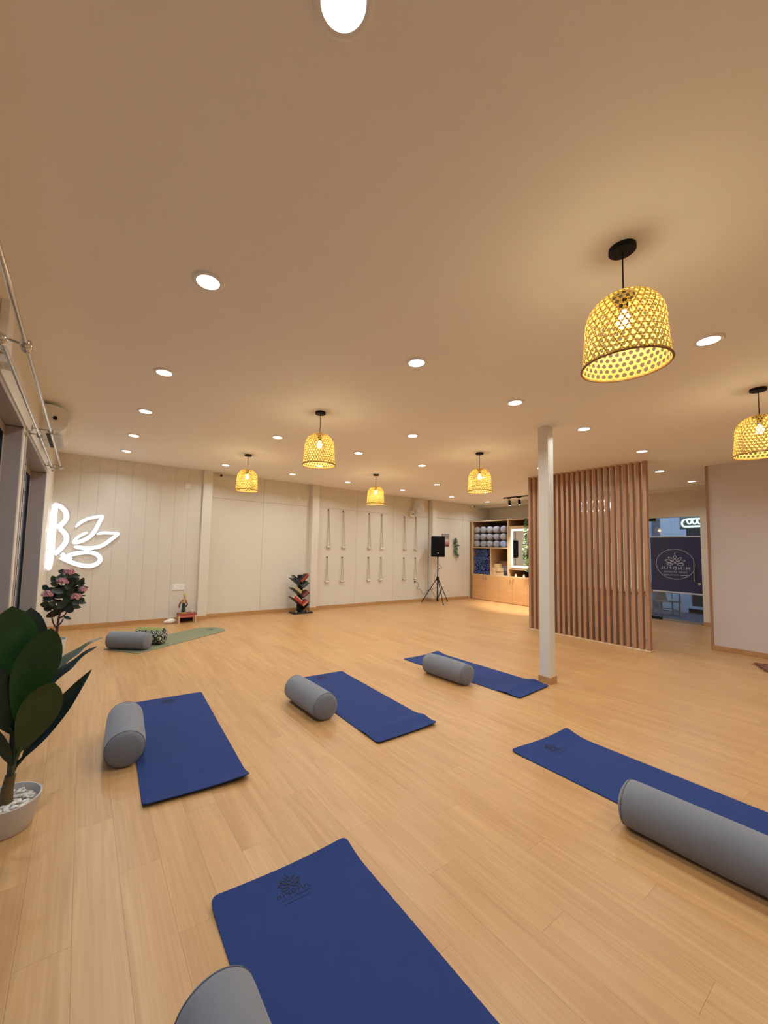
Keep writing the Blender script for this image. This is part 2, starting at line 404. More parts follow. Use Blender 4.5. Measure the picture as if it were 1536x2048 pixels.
def z_of_s(s):
    s = min(max(s, 0), SLEN)
    for (a, za), (b, zb) in zip(ATAB[:-1], ATAB[1:]):
        if b >= s: return za+(zb-za)*(s-a)/(b-a+1e-12)
    return SH_H
def make_pendant():
    t = thing('pendant_lamp', 'x', 'pendant lamp', (0, 0, H), 0, 'woven bamboo pendant lamps')
    MB().lathe([(0.001, 0.0), (0.062, 0.0), (0.062, -0.022), (0.058, -0.026), (0.001, -0.026)], 28, cap=False).build('ceiling_rose', M_black, t, smooth=40, world=False)
    zt = -0.262; zb = zt-SH_H
    MB().tube([(0, 0, -0.02), (0, 0, zt-0.03)], 0.0035, 6).build('cord', M_black, t, smooth=True, world=False)
    w = MB(); hw = 0.0036; off = 0.0012
    def strip(path, lift, width=hw):
        b = len(w.v); n = len(path)
        for i, (a, s) in enumerate(path):
            p = path[max(0, i-1)]; q = path[min(n-1, i+1)]
            r = max(shade_r(z_of_s(s)), 0.01); da = (q[0]-p[0])*r; ds = q[1]-p[1]; L_ = math.hypot(da, ds) or 1
            for sd in (-1, 1):
                aa = a + sd*width*(-ds/L_)/r; s2 = s + sd*width*(da/L_); rr = shade_r(z_of_s(s2))+lift
                w.v.append((rr*math.cos(aa), rr*math.sin(aa), zb+z_of_s(s2)))
        for i in range(n-1): w.f.append((b+2*i, b+2*i+1, b+2*i+3, b+2*i+2))
    NA = 36; dz = 0.0295
    for k in range(1, 15):
        s = dz*(k-0.5)
        if s < SLEN-0.05: strip([(2*math.pi*i/48, s) for i in range(49)], 0.0)
    slope = (math.pi/NA)/(dz)      # each diagonal moves half a cell sideways per ring
    for k in range(NA):
        for d in (-1, 1):
            path = []; s = 0.0
            while s < SLEN-0.01:
                path.append((2*math.pi*k/NA + d*s*slope*1.0, s)); s += 0.0147
            strip(path, off if d > 0 else -off)
    w.build('woven_shade', M_strip, t, smooth=True, world=False)
    rim = MB().tube([((SH_R+0.001)*math.cos(2*math.pi*i/40), (SH_R+0.001)*math.sin(2*math.pi*i/40), zb+0.003) for i in range(40)], 0.0055, 6, closed=True)
    rim.build('rim', M_rim, t, smooth=True, world=False)
    MB().lathe([(0.001, zt-0.005), (0.05, zt-0.008), (0.052, zt-0.014), (0.022, zt-0.02), (0.02, zt-0.085), (0.001, zt-0.085)], 16, cap=False).build('lamp_holder', M_black, t, smooth=40, world=False)
    MB().lathe([(0.012, zt-0.085), (0.016, zt-0.10), (0.030, zt-0.135), (0.031, zt-0.15), (0.024, zt-0.17), (0.002, zt-0.18)], 14, cap=False).build('bulb', M_bulb, t, smooth=True, world=False)
    ld = bpy.data.lights.new('pendant_bulb', 'POINT'); ld.energy = BULB_W; ld.color = BULB_COL; ld.shadow_soft_size = 0.055
    lo = obj_link('lamp', ld, t); lo.location = (0, 0, zt-0.20)
    return t
pend = None
for (X, Y), lb in zip(((2.25, 0.82), (2.25, 4.01), (2.33, 6.72), (5.16, 6.65), (5.28, 4.04), (5.22, 0.80)),
    ('large woven bamboo pendant lamp hanging nearest the camera, upper right', 'woven bamboo pendant lamp hanging mid-ceiling before the wall of ropes',
     'woven bamboo pendant lamp hanging near the wall with the lit lotus sign', 'small distant woven bamboo pendant lamp hanging in front of the wall ropes',
     'woven bamboo pendant lamp hanging left of the square white column', 'woven bamboo pendant lamp cut by the right photo edge before the mauve partition')):
    o = make_pendant() if pend is None else copy_tree(pend)
    if pend is None: pend = o
    o.location = (X, Y, H); o.rotation_euler.z = random.random()*6; o['label'] = lb

# ------------------------------------------------------------------ printed lotus mark (flat lettering and line work)
def text2d(s, size, spacing=1.0):
    cu = bpy.data.curves.new('t', 'FONT'); cu.body = s; cu.size = size; cu.align_x = 'CENTER'; cu.space_character = spacing; cu.resolution_u = 3
    o = bpy.data.objects.new('t', cu); COL.objects.link(o); dg = bpy.context.evaluated_depsgraph_get(); dg.update()
    me = bpy.data.meshes.new_from_object(o.evaluated_get(dg)); v = [(p.co.x, p.co.y) for p in me.vertices]; f = [tuple(p.vertices) for p in me.polygons]
    bpy.data.objects.remove(o); bpy.data.curves.remove(cu); bpy.data.meshes.remove(me)
    return v, f
def ribbon2d(pts, w, closed=False):
    P = [Vector((p[0], p[1])) for p in pts]; n = len(P); v = []; f = []
    for i in range(n):
        a = P[(i-1) % n] if (closed or i) else P[i]; b = P[(i+1) % n] if (closed or i < n-1) else P[i]
        t = (b-a); t = t.normalized() if t.length > 1e-9 else Vector((1, 0)); nn = Vector((-t.y, t.x))
        v += [tuple(P[i]+nn*w/2), tuple(P[i]-nn*w/2)]
    for i in range(n if closed else n-1):
        j = (i+1) % n; f.append((2*i, 2*i+1, 2*j+1, 2*j))
    return v, f
PETALS = [[(0, 0.03), (-0.09, 0.13), (-0.085, 0.2), (0, 0.27), (0.085, 0.36), (0.07, 0.43), (0, 0.48), (-0.07, 0.43), (-0.085, 0.36), (0, 0.27), (0.085, 0.2), (0.09, 0.13), (0, 0.03)],
          [(0.14, 0.25), (0.22, 0.33), (0.35, 0.36), (0.31, 0.24), (0.22, 0.13), (0.13, 0.08), (0.18, 0.15), (0.26, 0.18)],
          [(0.34, 0.19), (0.43, 0.2), (0.53, 0.18), (0.45, 0.09), (0.34, 0.02), (0.2, 0.0)],
          [(0, 0.03), (0.1, -0.08), (0.25, -0.16), (0.4, -0.14), (0.44, -0.06), (0.36, -0.01), (0.22, -0.02), (0.1, -0.05)]]
def logo2d(lw=0.042, mirror=False, ring=False, tag_line=True):
    V, F = [], []
    def ad(vf):
        n = len(V); V.extend(vf[0]); F.extend(tuple(i+n for i in f) for f in vf[1])
    for k, pl in enumerate(PETALS):
        for sx in ((1,) if k == 0 else (1, -1)):
            ad(ribbon2d([(p[0]*sx, p[1]) for p in smooth_pts([Vector((a, b, 0)) for a, b in pl], 5)], lw))
    ad(ribbon2d([(0, 0.5), (0, 0.58)], lw*0.6)); ad(ribbon2d([(0, 0.61), (0, 0.66)], 0.045))
    def shift(vf, dy): return [(x, y+dy) for x, y in vf[0]], vf[1]
    ad(shift(text2d('MINDFUL', 0.30, 1.35), -0.44)); ad(shift(text2d('\u00b7 YOGA STUDIOS \u00b7', 0.15, 1.25), -0.64))
    if tag_line:                                            # the smallest line is too fine to read: a row of fine strokes
        x = -0.62
        rr = random.Random(3)
        while x < 0.62:
            w = 0.02+0.03*rr.random()
            if abs(x+0.24) > 0.03 and abs(x-0.26) > 0.03: ad(ribbon2d([(x, -0.80+0.01*rr.random()), (x+w, -0.80+0.02*rr.random())], 0.028+0.02*rr.random()))
            x += w+0.018
    if ring: ad(ribbon2d([(1.02*math.cos(a*math.pi/32), -0.08+0.98*math.sin(a*math.pi/32)) for a in range(64)], lw*0.7, True))
    if mirror: V = [(-x, y) for x, y in V]; F = [f[::-1] for f in F]
    return V, F
LOGO = logo2d()

# ------------------------------------------------------------------ exercise mats
def make_mat(name, label, cs, material, lift, round_r=0.03, far_r=None, logo=None, group='blue exercise mats'):
    """cs = far-left, far-right, near-right, near-left corners on the floor; v runs from the far end to the near end"""
    c = [Vector((*p, 0)) for p in cs]; ctr = sum(c, Vector())/4
    t = thing(name, label, 'exercise mat', ctr, 0, group)
    Wd = ((c[1]-c[0]).length+(c[2]-c[3]).length)/2; Ln = ((c[3]-c[0]).length+(c[2]-c[1]).length)/2
    far_r = far_r or round_r; th = 0.006
    def pos(u, v, dz):
        d0, d1 = v*Ln, (1-v)*Ln; ins = 0
        if d0 < far_r: ins = max(ins, far_r-math.sqrt(max(0, far_r**2-(far_r-d0)**2)))
        if d1 < round_r: ins = max(ins, round_r-math.sqrt(max(0, round_r**2-(round_r-d1)**2)))
        uu = 0.5+(u-0.5)*max(0.02, 1-2*ins/Wd)
        p = (c[0]*(1-uu)+c[1]*uu)*(1-v)+(c[3]*(1-uu)+c[2]*uu)*v
        return p + Vector((0, 0, 0.0008+lift(uu, v)+dz))
    NU, NV = 12, 60
    vv = sorted(set([0, far_r*0.08/Ln, far_r*0.25/Ln, far_r*0.5/Ln, far_r*0.75/Ln, 1-round_r*0.75/Ln, 1-round_r*0.5/Ln, 1-round_r*0.25/Ln, 1-round_r*0.08/Ln] + [j/NV for j in range(NV+1)]))
    m_ = MB(); n = NU+1
    for dz in (th, 0):
        for v in vv:
            for i in range(n): m_.v.append(tuple(pos(i/NU, v, dz)))
    nv = len(vv); top = n*nv
    for j in range(nv-1):
        for i in range(NU):
            a = j*n+i; m_.f.append((a, a+1, a+n+1, a+n)); m_.f.append((top+a+n, top+a+n+1, top+a+1, top+a))
    ring = [i for i in range(n)]+[j*n+NU for j in range(1, nv)]+[(nv-1)*n+i for i in range(NU-1, -1, -1)]+[j*n for j in range(nv-2, 0, -1)]
    for a, b in zip(ring, ring[1:]+ring[:1]): m_.f.append((b, a, top+a, top+b))
    sheet = m_.build('sheet', material, t, smooth=50)
    if logo:
        u0, v0, s, rot = logo
        V, F = LOGO; m2 = MB(); ex = (c[1]-c[0])/Wd; m2.f = list(F)
        cr, sr = math.cos(rot), math.sin(rot)
        for x, y in V:
            x, y = x*cr-y*sr, x*sr+y*cr
            m2.v.append(tuple(pos(u0+x*s/Wd, v0-y*s/Ln, th+0.0022)))
        m2.build('logo_print', M_print, t)
    return t
def ends(far=0.0, near=0.0, fl=0.0, wave=0.0, fr=0.0, nr=0.0):
    def f(u, v):
        z = far*max(0, 1-v/0.10)**2 + near*max(0, 1-(1-v)/0.10)**2
        z += fl*max(0, 1-v/0.12)**2*max(0, 1-u/0.6)**2 + fr*max(0, 1-v/0.12)**2*max(0, (u-0.4)/0.6)**2 + nr*max(0, 1-(1-v)/0.10)**2*max(0, (u-0.4)/0.6)**2
        if wave: z += wave*math.exp(-((v-0.90)/0.045)**2)*(0.55+0.45*u)
        return z
    return f
make_mat('exercise_mat', 'blue exercise mat with lotus print, nearest the camera at bottom centre', [(0.56, 1.858), (1.262, 1.83), (1.235, 0.02), (0.53, 0.05)], M_blue, ends(far=0.012, fr=0.02, fl=0.01), logo=(0.48, 0.056, 0.103, 0))
make_mat('exercise_mat', 'blue exercise mat lying nearest the leafy potted plant on the left', [(0.47, 4.51), (1.15, 4.47), (1.035, 2.66), (0.39, 2.715)], M_blue, ends(near=0.02, far=0.004, nr=0.02), logo=(0.5, 0.06, 0.103, 0))
make_mat('exercise_mat', 'blue exercise mat in the middle of the floor, its near end rippled', [(2.14, 4.34), (2.85, 4.30), (2.76, 2.57), (2.075, 2.575)], M_blue, ends(near=0.012, wave=0.026, far=0.006, nr=0.015), logo=(0.52, 0.06, 0.103, 0))
make_mat('exercise_mat', 'blue exercise mat reaching to the foot of the square column', [(3.935, 4.34), (4.65, 4.33), (4.685, 2.58), (4.01, 2.535)], M_blue, ends(near=0.01, wave=0.03, fr=0.03), logo=(0.5, 0.06, 0.103, 0))
make_mat('exercise_mat', 'blue exercise mat with small lotus print running off the right edge', [(2.915, 1.925), (3.635, 1.845), (3.61, 0.05), (2.90, 0.10)], M_blue, ends(far=0.01, fr=0.035), logo=(0.45, 0.066, 0.103, 0))
make_mat('exercise_mat', 'sage green exercise mat with a rounded end before the lotus sign', [(2.08, 8.02), (2.43, 7.50), (0.747, 6.472), (0.347, 6.984)], M_green, ends(), round_r=0.02, far_r=0.30, logo=(0.5, 0.10, 0.10, 0), group='green exercise mat')

# ------------------------------------------------------------------ bolsters
def make_bolster(label, c, ang, L=0.66, R=0.132, seed=0, group='grey cylindrical bolsters on the floor', squash=0.97, z0=0.0):
    """lies on z0 with its axis turned `ang` from +Y"""
    rn = random.Random(seed)
    t = thing('bolster', label, 'bolster', (c[0], c[1], z0), ang, group)
    ph = [rn.random()*6.28 for _ in range(6)]
    def surf(u, v):
        a = 2*math.pi*u
        # v: along; ends domed
        e = 0.06
        if v < e: q = v/e; y = -L/2+0.035*(1-math.cos(q*math.pi/2)); r = R*0.96*math.sin(q*math.pi/2)**0.55
        elif v > 1-e: q = (1-v)/e; y = L/2-0.035*(1-math.cos(q*math.pi/2)); r = R*0.96*math.sin(q*math.pi/2)**0.55
        else:
            q = (v-e)/(1-2*e); y = -L/2+0.035+q*(L-0.07); r = R*(0.96+0.04*math.sin(math.pi*q)**0.5)
        r *= 1+0.012*math.sin(2*a+ph[0]+3*v)+0.010*math.sin(3*a+ph[1]+7*v)+0.008*math.sin(9*v+ph[2])
        x = r*math.cos(a); z = r*math.sin(a)*squash
        zf = -R*squash*0.93
        if z < zf: z = zf + (z-zf)*0.05
        return Vector((x, y, z+R*squash*0.95))
    m_ = MB().grid(surf, 36, 46, closed_u=True); m_.build('cover', M_grey, t, smooth=70, world=False)
    for v in (0.055, 0.945):
        ring = [surf(i/36, v) for i in range(36)]
        MB().tube(ring, 0.002, 5, closed=True).build('end_seam', M_seam, t, smooth=True, world=False)
    return t
make_bolster('grey bolster cut by the bottom edge beside the nearest blue mat', (0.43, 1.02), 0.0, seed=1)
make_bolster('grey bolster lying end towards camera on the mat nearest the potted plant', (0.36, 3.57), -0.08, seed=2, z0=0.008)
make_bolster('grey bolster lying along the left side of the middle blue mat', (1.935, 3.49), 0.02, seed=3)
make_bolster('grey bolster lying along the blue mat by the square column', (3.84, 3.42), 0.05, seed=4)
make_bolster('large grey bolster at the lower right edge against the printed blue mat', (2.775, 0.715), 0.03, L=0.72, seed=5)
make_bolster('grey bolster lying across the sage green mat', (0.665, 6.83), math.radians(-128), L=0.62, seed=6, z0=0.0095)
# patterned cushion behind it
M_pat = bpy.data.materials.new('medallion_print'); M_pat.use_nodes = True
def _pat():
    nt = M_pat.node_tree; b = nt.nodes['Principled BSDF']; L = nt.links.new; N = nt.nodes.new; b.inputs['Roughness'].default_value = 0.8
    tc = N('ShaderNodeTexCoord'); vo = N('ShaderNodeTexVoronoi'); vo.inputs['Scale'].default_value = 11; vo.inputs['Randomness'].default_value = 0.15; L(tc.outputs['Object'], vo.inputs['Vector'])
    m1 = N('ShaderNodeMath'); m1.operation = 'MULTIPLY'; m1.inputs[1].default_value = 22; L(vo.outputs['Distance'], m1.inputs[0])
    m2 = N('ShaderNodeMath'); m2.operation = 'SINE'; L(m1.outputs[0], m2.inputs[0])
    r = N('ShaderNodeValToRGB'); r.color_ramp.interpolation = 'CONSTANT'; r.color_ramp.elements[0].color = (*lin((46, 48, 44)), 1); r.color_ramp.elements[1].color = (*lin((206, 200, 180)), 1); r.color_ramp.elements[1].position = 0.55
    L(m2.outputs[0], r.inputs[0]); L(r.outputs[0], b.inputs['Base Color'])
_pat()
cu = thing('patterned_cushion', 'small round cushion with medallion print behind the bolster on green mat', 'cushion', (0.98, 7.02, 0.012), math.radians(-126))
def cush(u, v):
    a = 2*math.pi*u; R = 0.125; L_ = 0.46; e = 0.1
    if v < e: q = v/e; y = -L_/2+0.03*(1-math.cos(q*math.pi/2)); r = R*math.sin(q*math.pi/2)**0.5
    elif v > 1-e: q = (1-v)/e; y = L_/2-0.03*(1-math.cos(q*math.pi/2)); r = R*math.sin(q*math.pi/2)**0.5
    else: y = -L_/2+0.03+(v-e)/(1-2*e)*(L_-0.06); r = R
    return Vector((r*math.cos(a), y, max(r*math.sin(a), -R*0.93)+R*0.95))
MB().grid(cush, 28, 24, True).build('cover', M_pat, cu, smooth=70, world=False)
MB().tube([cush(i/28, 0.1) for i in range(28)], 0.006, 6, closed=True).build('green_piping', mat('piping_green', (120, 124, 62), 0.8), cu, smooth=True, world=False)
MB().tube([cush(i/28, 0.9) for i in range(28)], 0.006, 6, closed=True).build('green_piping', mat('piping_green', (120, 124, 62), 0.8), cu, smooth=True, world=False)
MB().grid(lambda u, v: cush(0.14+0.22*u, 0.1+0.8*v)+Vector((0, 0, 0.003)), 8, 8).build('green_band', mat('band_green', (138, 138, 74), 0.85), cu, smooth=True, world=False)

# ------------------------------------------------------------------ slatted screen
XSC = 7.79
sc_ = thing('slatted_screen', 'floor to ceiling screen of walnut slats right of the square column', 'room divider', (XSC, 3.65, 0))
MB().box((XSC-0.03, 2.56, 0), (XSC+0.13, 4.74, 0.022)).build('base_rail', M_pale, sc_, bevel=0.003)
MB().box((XSC+0.01, 2.58, H-0.02), (XSC+0.10, 4.72, H)).build('top_rail', M_pale, sc_)
sl = None
for k in range(22):
    y = 2.60+k*0.0993
    if sl is None:
        sl = MB().box((0, -0.024, 0.022), (0.10, 0.024, H-0.004)).build('slat', M_slat, sc_, bevel=0.002, world=False); o = sl
    else: o = obj_link('slat', sl.data, sc_)
    o.location = (0, y-3.65, 0)
# reception counter behind it
rc = thing('reception_counter', 'white counter with a wooden top behind the slatted screen', 'counter', (8.7, 3.6, 0))
MB().box((8.15, 2.98, 0.0), (8.75, 4.55, 0.90)).build('body', M_white, rc, bevel=0.004)
MB().box((8.10, 2.90, 0.90), (8.98, 4.60, 0.94)).build('top', M_slat, rc, bevel=0.004)
MB().box((8.92, 2.98, 0.0), (9.0, 3.03, 0.90)).build('end_panel', M_white, rc, bevel=0.003)

# ------------------------------------------------------------------ lit lotus sign across the corner
sg = thing('lotus_sign', 'large white lit lotus outline sign folded across the corner by the windows', 'wall sign', (XL+0.4, YS-0.06, 1.0))
def S(p): return at(80+p[0]/8.533, 990+p[1]/8.533, Y=YS-0.045)
SIGN = [('head_loop', [(285,175),(360,205),(430,280),(452,365),(425,440),(355,515),(285,560)], 38),
        ('body_loop', [(345,580),(410,640),(452,725),(432,815),(370,895),(300,965),(240,1012)], 38),
        ('petal', [(605,550),(700,465),(820,405),(960,375),(1085,352)], 27),
        ('petal', [(1085,352),(1010,470),(950,590),(870,695),(760,765),(640,805),(550,815)], 32),
        ('petal', [(550,812),(640,725),(740,665),(815,640)], 24),
        ('petal', [(965,670),(1080,647),(1230,652),(1360,656)], 26),
        ('petal', [(1360,656),(1230,745),(1110,835),(980,890),(820,908),(680,897),(580,880)], 32),
        ('knee_loop', [(470,1040),(600,1000),(740,980),(880,982),(980,1022),(1028,1092),(990,1160),(880,1208),(740,1207),(600,1172),(480,1125),(350,1060)], 36),
        ('knee_loop', [(365,1000),(450,1060),(540,1105)], 32)]
M_back = mat('acrylic_edge', (190, 190, 192), 0.5)
for nm, pts, wpx in SIGN:
    P = smooth_pts([S(p) for p in pts], 4); r0 = wpx/8.533/107; nP = len(P)
    r = [r0*min(1, 0.45+0.55*min(i, nP-1-i)/2.5) if nm == 'petal' else r0 for i in range(nP)]
    MB().tube(P, r, 8).build(nm, M_neon, sg, smooth=True)
    MB().tube([p+Vector((0, 0.03, 0)) for p in P], [q*1.16 for q in r], 8).build('backing', M_back, sg, smooth=True)
    if nm != 'head_loop' or True:
        Q = [Vector((XL+0.05, YS-0.05-max(0, (p.x-XL-0.02)), p.z)) for p in P]
        MB().tube(Q, r, 8).build(nm, M_neon, sg, smooth=True)

# ------------------------------------------------------------------ curtain rails, bracket, air conditioner on the window wall
def rail(label, X, Z, y0, y1, joints):
    t = thing('curtain_rail', label, 'curtain rail', (X, y1, Z), 0, 'chrome curtain rails')
    MB().tube([(X, y0, Z), (X, y1, Z)], 0.0125, 12).build('pole', M_chrome, t, smooth=True)
    MB().lathe([(0.001, 0.03), (0.014, 0.026), (0.02, 0.014), (0.024, 0.0), (0.016, -0.008), (0.013, -0.02)], 14, (X, y1+0.012, Z), Matrix.Rotation(-math.pi/2, 3, 'X'), cap=False).build('finial', M_chrome, t, smooth=True)
    for yj in joints:
        MB().tube([(XL, yj, Z+0.01), (X-0.01, yj, Z+0.01)], 0.005, 6).tube([(X+0.02*math.cos(a*0.5236), yj, Z+0.02*math.sin(a*0.5236)) for a in range(12)], 0.005, 6, closed=True).lathe([(0.03, 0), (0.03, 0.006), (0.006, 0.012)], 14, (XL, yj, Z+0.01), Matrix.Rotation(math.pi/2, 3, 'Y')).build('bracket', M_steel, t, smooth=30)
    return t
rf = rail('front chrome curtain rail above the sliding windows', -0.33, 2.70, 0.1, 7.38, (4.98, 1.2, 7.2))
t = rail('rear chrome curtain rail close to the window wall', -0.40, 2.605, 2.62, 6.95, (4.80, 6.7))
MB().lathe([(0.013, -0.055), (0.022, -0.05), (0.03, -0.035), (0.024, -0.02), (0.031, 0.0), (0.024, 0.02), (0.03, 0.035), (0.022, 0.05), (0.013, 0.055)], 16, (-0.33, 2.86, 2.70), Matrix.Rotation(math.pi/2, 3, 'X'), cap=False).build('joint_collar', M_chrome, rf, smooth=True)
MB().tube([(-0.33, 2.86, 2.70), (-0.40, 2.86, 2.715), (XL, 2.86, 2.72)], 0.006, 6).build('joint_arm', M_steel, rf, smooth=True)
MB().ball((-0.40, 2.60, 2.605), 0.03, 12).build('end_ball', M_chrome, t, smooth=True)
# small white trunking box under the ceiling
bx_ = thing('trunking_box', 'white cable trunking box on the wall above the curtain rails', 'trunking', (XL, 3.1, 2.6))
MB().box((XL, 3.02, 2.72), (XL+0.045, 3.20, 3.02)).build('cover', M_white, bx_, bevel=0.006, seg=2)
MB().box((XL, 3.10, 2.66), (XL+0.05, 3.24, 2.72)).build('outlet', M_white, bx_, bevel=0.008, seg=2)
MB().tube([(XL+0.01, 3.26, 2.72), (XL+0.01, 3.26, 3.0)], 0.004, 6).build('wire', M_blackm, bx_)
# roller blind at the edge of the photo
bl = thing('roller_blind', 'white rolled blind cut by the left photo edge under the rails', 'roller blind', (XL+0.03, 2.0, 2.4))
MB().tube([(XL+0.055, 0.9, 2.60), (XL+0.055, 2.38, 2.60)], 0.03, 14).build('roller', M_white, bl, smooth=40)
MB().box((XL+0.02, 0.9, 2.40), (XL+0.028, 2.36, 2.58)).build('fabric', M_white, bl)
MB().tube([(XL+0.024, 0.9, 2.395), (XL+0.024, 2.36, 2.395)], 0.012, 10).build('bottom_bar', M_white, bl, smooth=40)
# split air conditioner
ac = thing('air_conditioner', 'white split air conditioner high on the window wall', 'air conditioner', (XL, 6.08, 2.80))
pr = [(XL, 2.84), (XL, 3.165), (XL+0.10, 3.175), (XL+0.20, 3.155), (XL+0.255, 3.10), (XL+0.265, 3.02), (XL+0.25, 2.93), (XL+0.20, 2.875), (XL+0.13, 2.835)]
def extr(prof, y0, y1):
    n = len(prof); return MB().add([(x, y, z) for y in (y0, y1) for x, z in prof], [tuple(range(n))[::-1], tuple(range(n, 2*n))]+[(i, (i+1) % n, n+(i+1) % n, n+i) for i in range(n)])
extr(pr, 5.66, 6.52).build('casing', M_white, ac, smooth=35)
MB().box((XL+0.10, 5.68, 2.829), (XL+0.21, 6.50, 2.838)).build('outlet_flap', mat('flap_grey', (205, 200, 196), 0.4), ac, bevel=0.002)
MB().box((XL+0.06, 5.70, 2.826), (XL+0.10, 6.48, 2.834)).build('vent_slot', M_black, ac)
MB().lathe([(0.001, 0), (0.022, 0), (0.022, 0.006), (0.001, 0.006)], 16, (XL+0.135, 5.655, 3.02), Matrix.Rotation(math.pi/2, 3, 'X'), cap=False).build('side_cap', M_black, ac)
MB().tube([(XL+0.266, 5.66, 3.06), (XL+0.266, 6.52, 3.06)], 0.003, 5).build('panel_seam', mat('flap_grey', (205, 200, 196)), ac)

# ------------------------------------------------------------------ sockets, cameras, fan
def socket(label, c, w, h, nrm='-y', switches=1):
    t = thing('wall_socket', label, 'socket', c, 0, 'white wall sockets')
    MB().box((-w/2, -0.012, -h/2), (w/2, 0, h/2)).build('plate', M_white, t, bevel=0.004, seg=2, world=False)
    k = MB()
    k.box((-w*0.28-0.012, -0.0165, -0.02), (-w*0.28+0.012, -0.011, 0.02)) if switches else k.box((-0.012, -0.0165, -0.02), (0.012, -0.011, 0.02))
    k.build('rocker', mat('rocker_ivory', (250, 247, 240), 0.3), t, bevel=0.002, world=False)
    for dx, dz in ((0.0, 0.014), (-0.012, -0.008), (0.012, -0.008)):
        MB().tube([(dx+(w*0.22 if switches else 0.03), -0.0128, dz), (dx+(w*0.22 if switches else 0.03), -0.0105, dz)], 0.004, 8).build('pin_hole', M_black, t, world=False)
    return t
socket('small square white socket high on the ribbed sign wall', (1.78, YS-0.001, 2.83), 0.11, 0.11, switches=0)
socket('wide white double socket low on the sign wall above figurine', (1.70, YS-0.001, 0.70), 0.23, 0.12)
socket('small white socket high on the wall left of the middle pilaster', (4.45, YB, 2.84), 0.11, 0.11, switches=0)
socket('white socket behind the loudspeaker plug on the rope wall', (8.50, YB, 0.62), 0.15, 0.10)
def cctv(label, c):
    t = thing('security_camera', label, 'camera', c, 0, 'ceiling corner cameras')
    MB().lathe([(0.001, 0), (0.045, 0), (0.045, -0.02), (0.001, -0.02)], 18, cap=False).build('mount', M_white, t, smooth=40, world=False)
    MB().tube([(0, 0, -0.02), (0, -0.02, -0.055)], 0.012, 8).build('neck', M_white, t, world=False)
    MB().tube([(0, 0.04, -0.045), (0, -0.06, -0.075)], 0.032, 12).build('body', M_white, t, smooth=40, world=False)
    MB().tube([(0, -0.058, -0.0744), (0, -0.068, -0.0775)], 0.028, 12).build('lens', M_black, t, smooth=40, world=False)
    return t
cctv('small camera under the ceiling beside the left pilaster', (2.44, 8.80, H))
cctv('tiny dark camera at the ceiling above the loudspeaker corner', (11.0, 8.68, H))
fan = thing('wall_fan', 'white caged wall fan above the last wall ropes', 'fan', (8.50, YB, 2.9))
FC = Vector((8.47, 8.70, 2.95))
MB().box((8.28, YB-0.07, 2.62), (8.42, YB, 2.80)).build('wall_bracket', M_white, fan, bevel=0.01, seg=2)
MB().tube([(8.35, YB-0.05, 2.75), (8.38, 8.86, 2.90), (FC.x, 8.82, FC.z)], 0.022, 8).build('arm', M_white, fan, smooth=True)
MB().lathe([(0.001, 0.02), (0.055, 0.02), (0.06, 0.0), (0.05, -0.11), (0.001, -0.12)], 16, (FC.x, FC.y+0.02, FC.z), Matrix.Rotation(math.pi/2, 3, 'X'), cap=False).build('motor', M_white, fan, smooth=40)
cg = MB()
for k in range(36):
    a = 2*math.pi*k/36
    cg.tube([(FC.x+r*math.cos(a), FC.y+dy, FC.z+r*math.sin(a)) for r, dy in ((0.05, -0.07), (0.16, -0.055), (0.215, 0.0), (0.16, 0.05), (0.06, 0.06))], 0.0016, 4, cap=False)
for r, dy in ((0.215, 0.0), (0.16, -0.055), (0.10, -0.066), (0.16, 0.05)):
    cg.tube([(FC.x+r*math.cos(2*math.pi*k/32), FC.y+dy, FC.z+r*math.sin(2*math.pi*k/32)) for k in range(32)], 0.003, 4, closed=True)
tag(cg.build('cage', M_white, fan), kind='stuff')
for k in range(3):
    a0 = 2*math.pi*k/3
    MB().grid(lambda u, v: Vector((FC.x+(0.03+0.165*v)*math.cos(a0+(u-0.5)*1.5*(0.4+0.6*v)), FC.y-0.02+0.03*(u-0.5), FC.z+(0.03+0.165*v)*math.sin(a0+(u-0.5)*1.5*(0.4+0.6*v)))), 6, 4).build('blade', mat('blade_white', (225, 225, 222), 0.4), fan, smooth=True)
MB().lathe([(0.001, 0.012), (0.045, 0.006), (0.05, 0.0)], 16, (FC.x, FC.y-0.072, FC.z), Matrix.Rotation(math.pi/2, 3, 'X'), cap=False).build('badge', M_white, fan, smooth=True)
MB().lathe([(0.001, 0), (0.018, 0), (0.018, 0.012)], 12, (8.35, YB-0.07, 2.71), Matrix.Rotation(math.pi/2, 3, 'X'), cap=False).build('knob', M_black, fan)

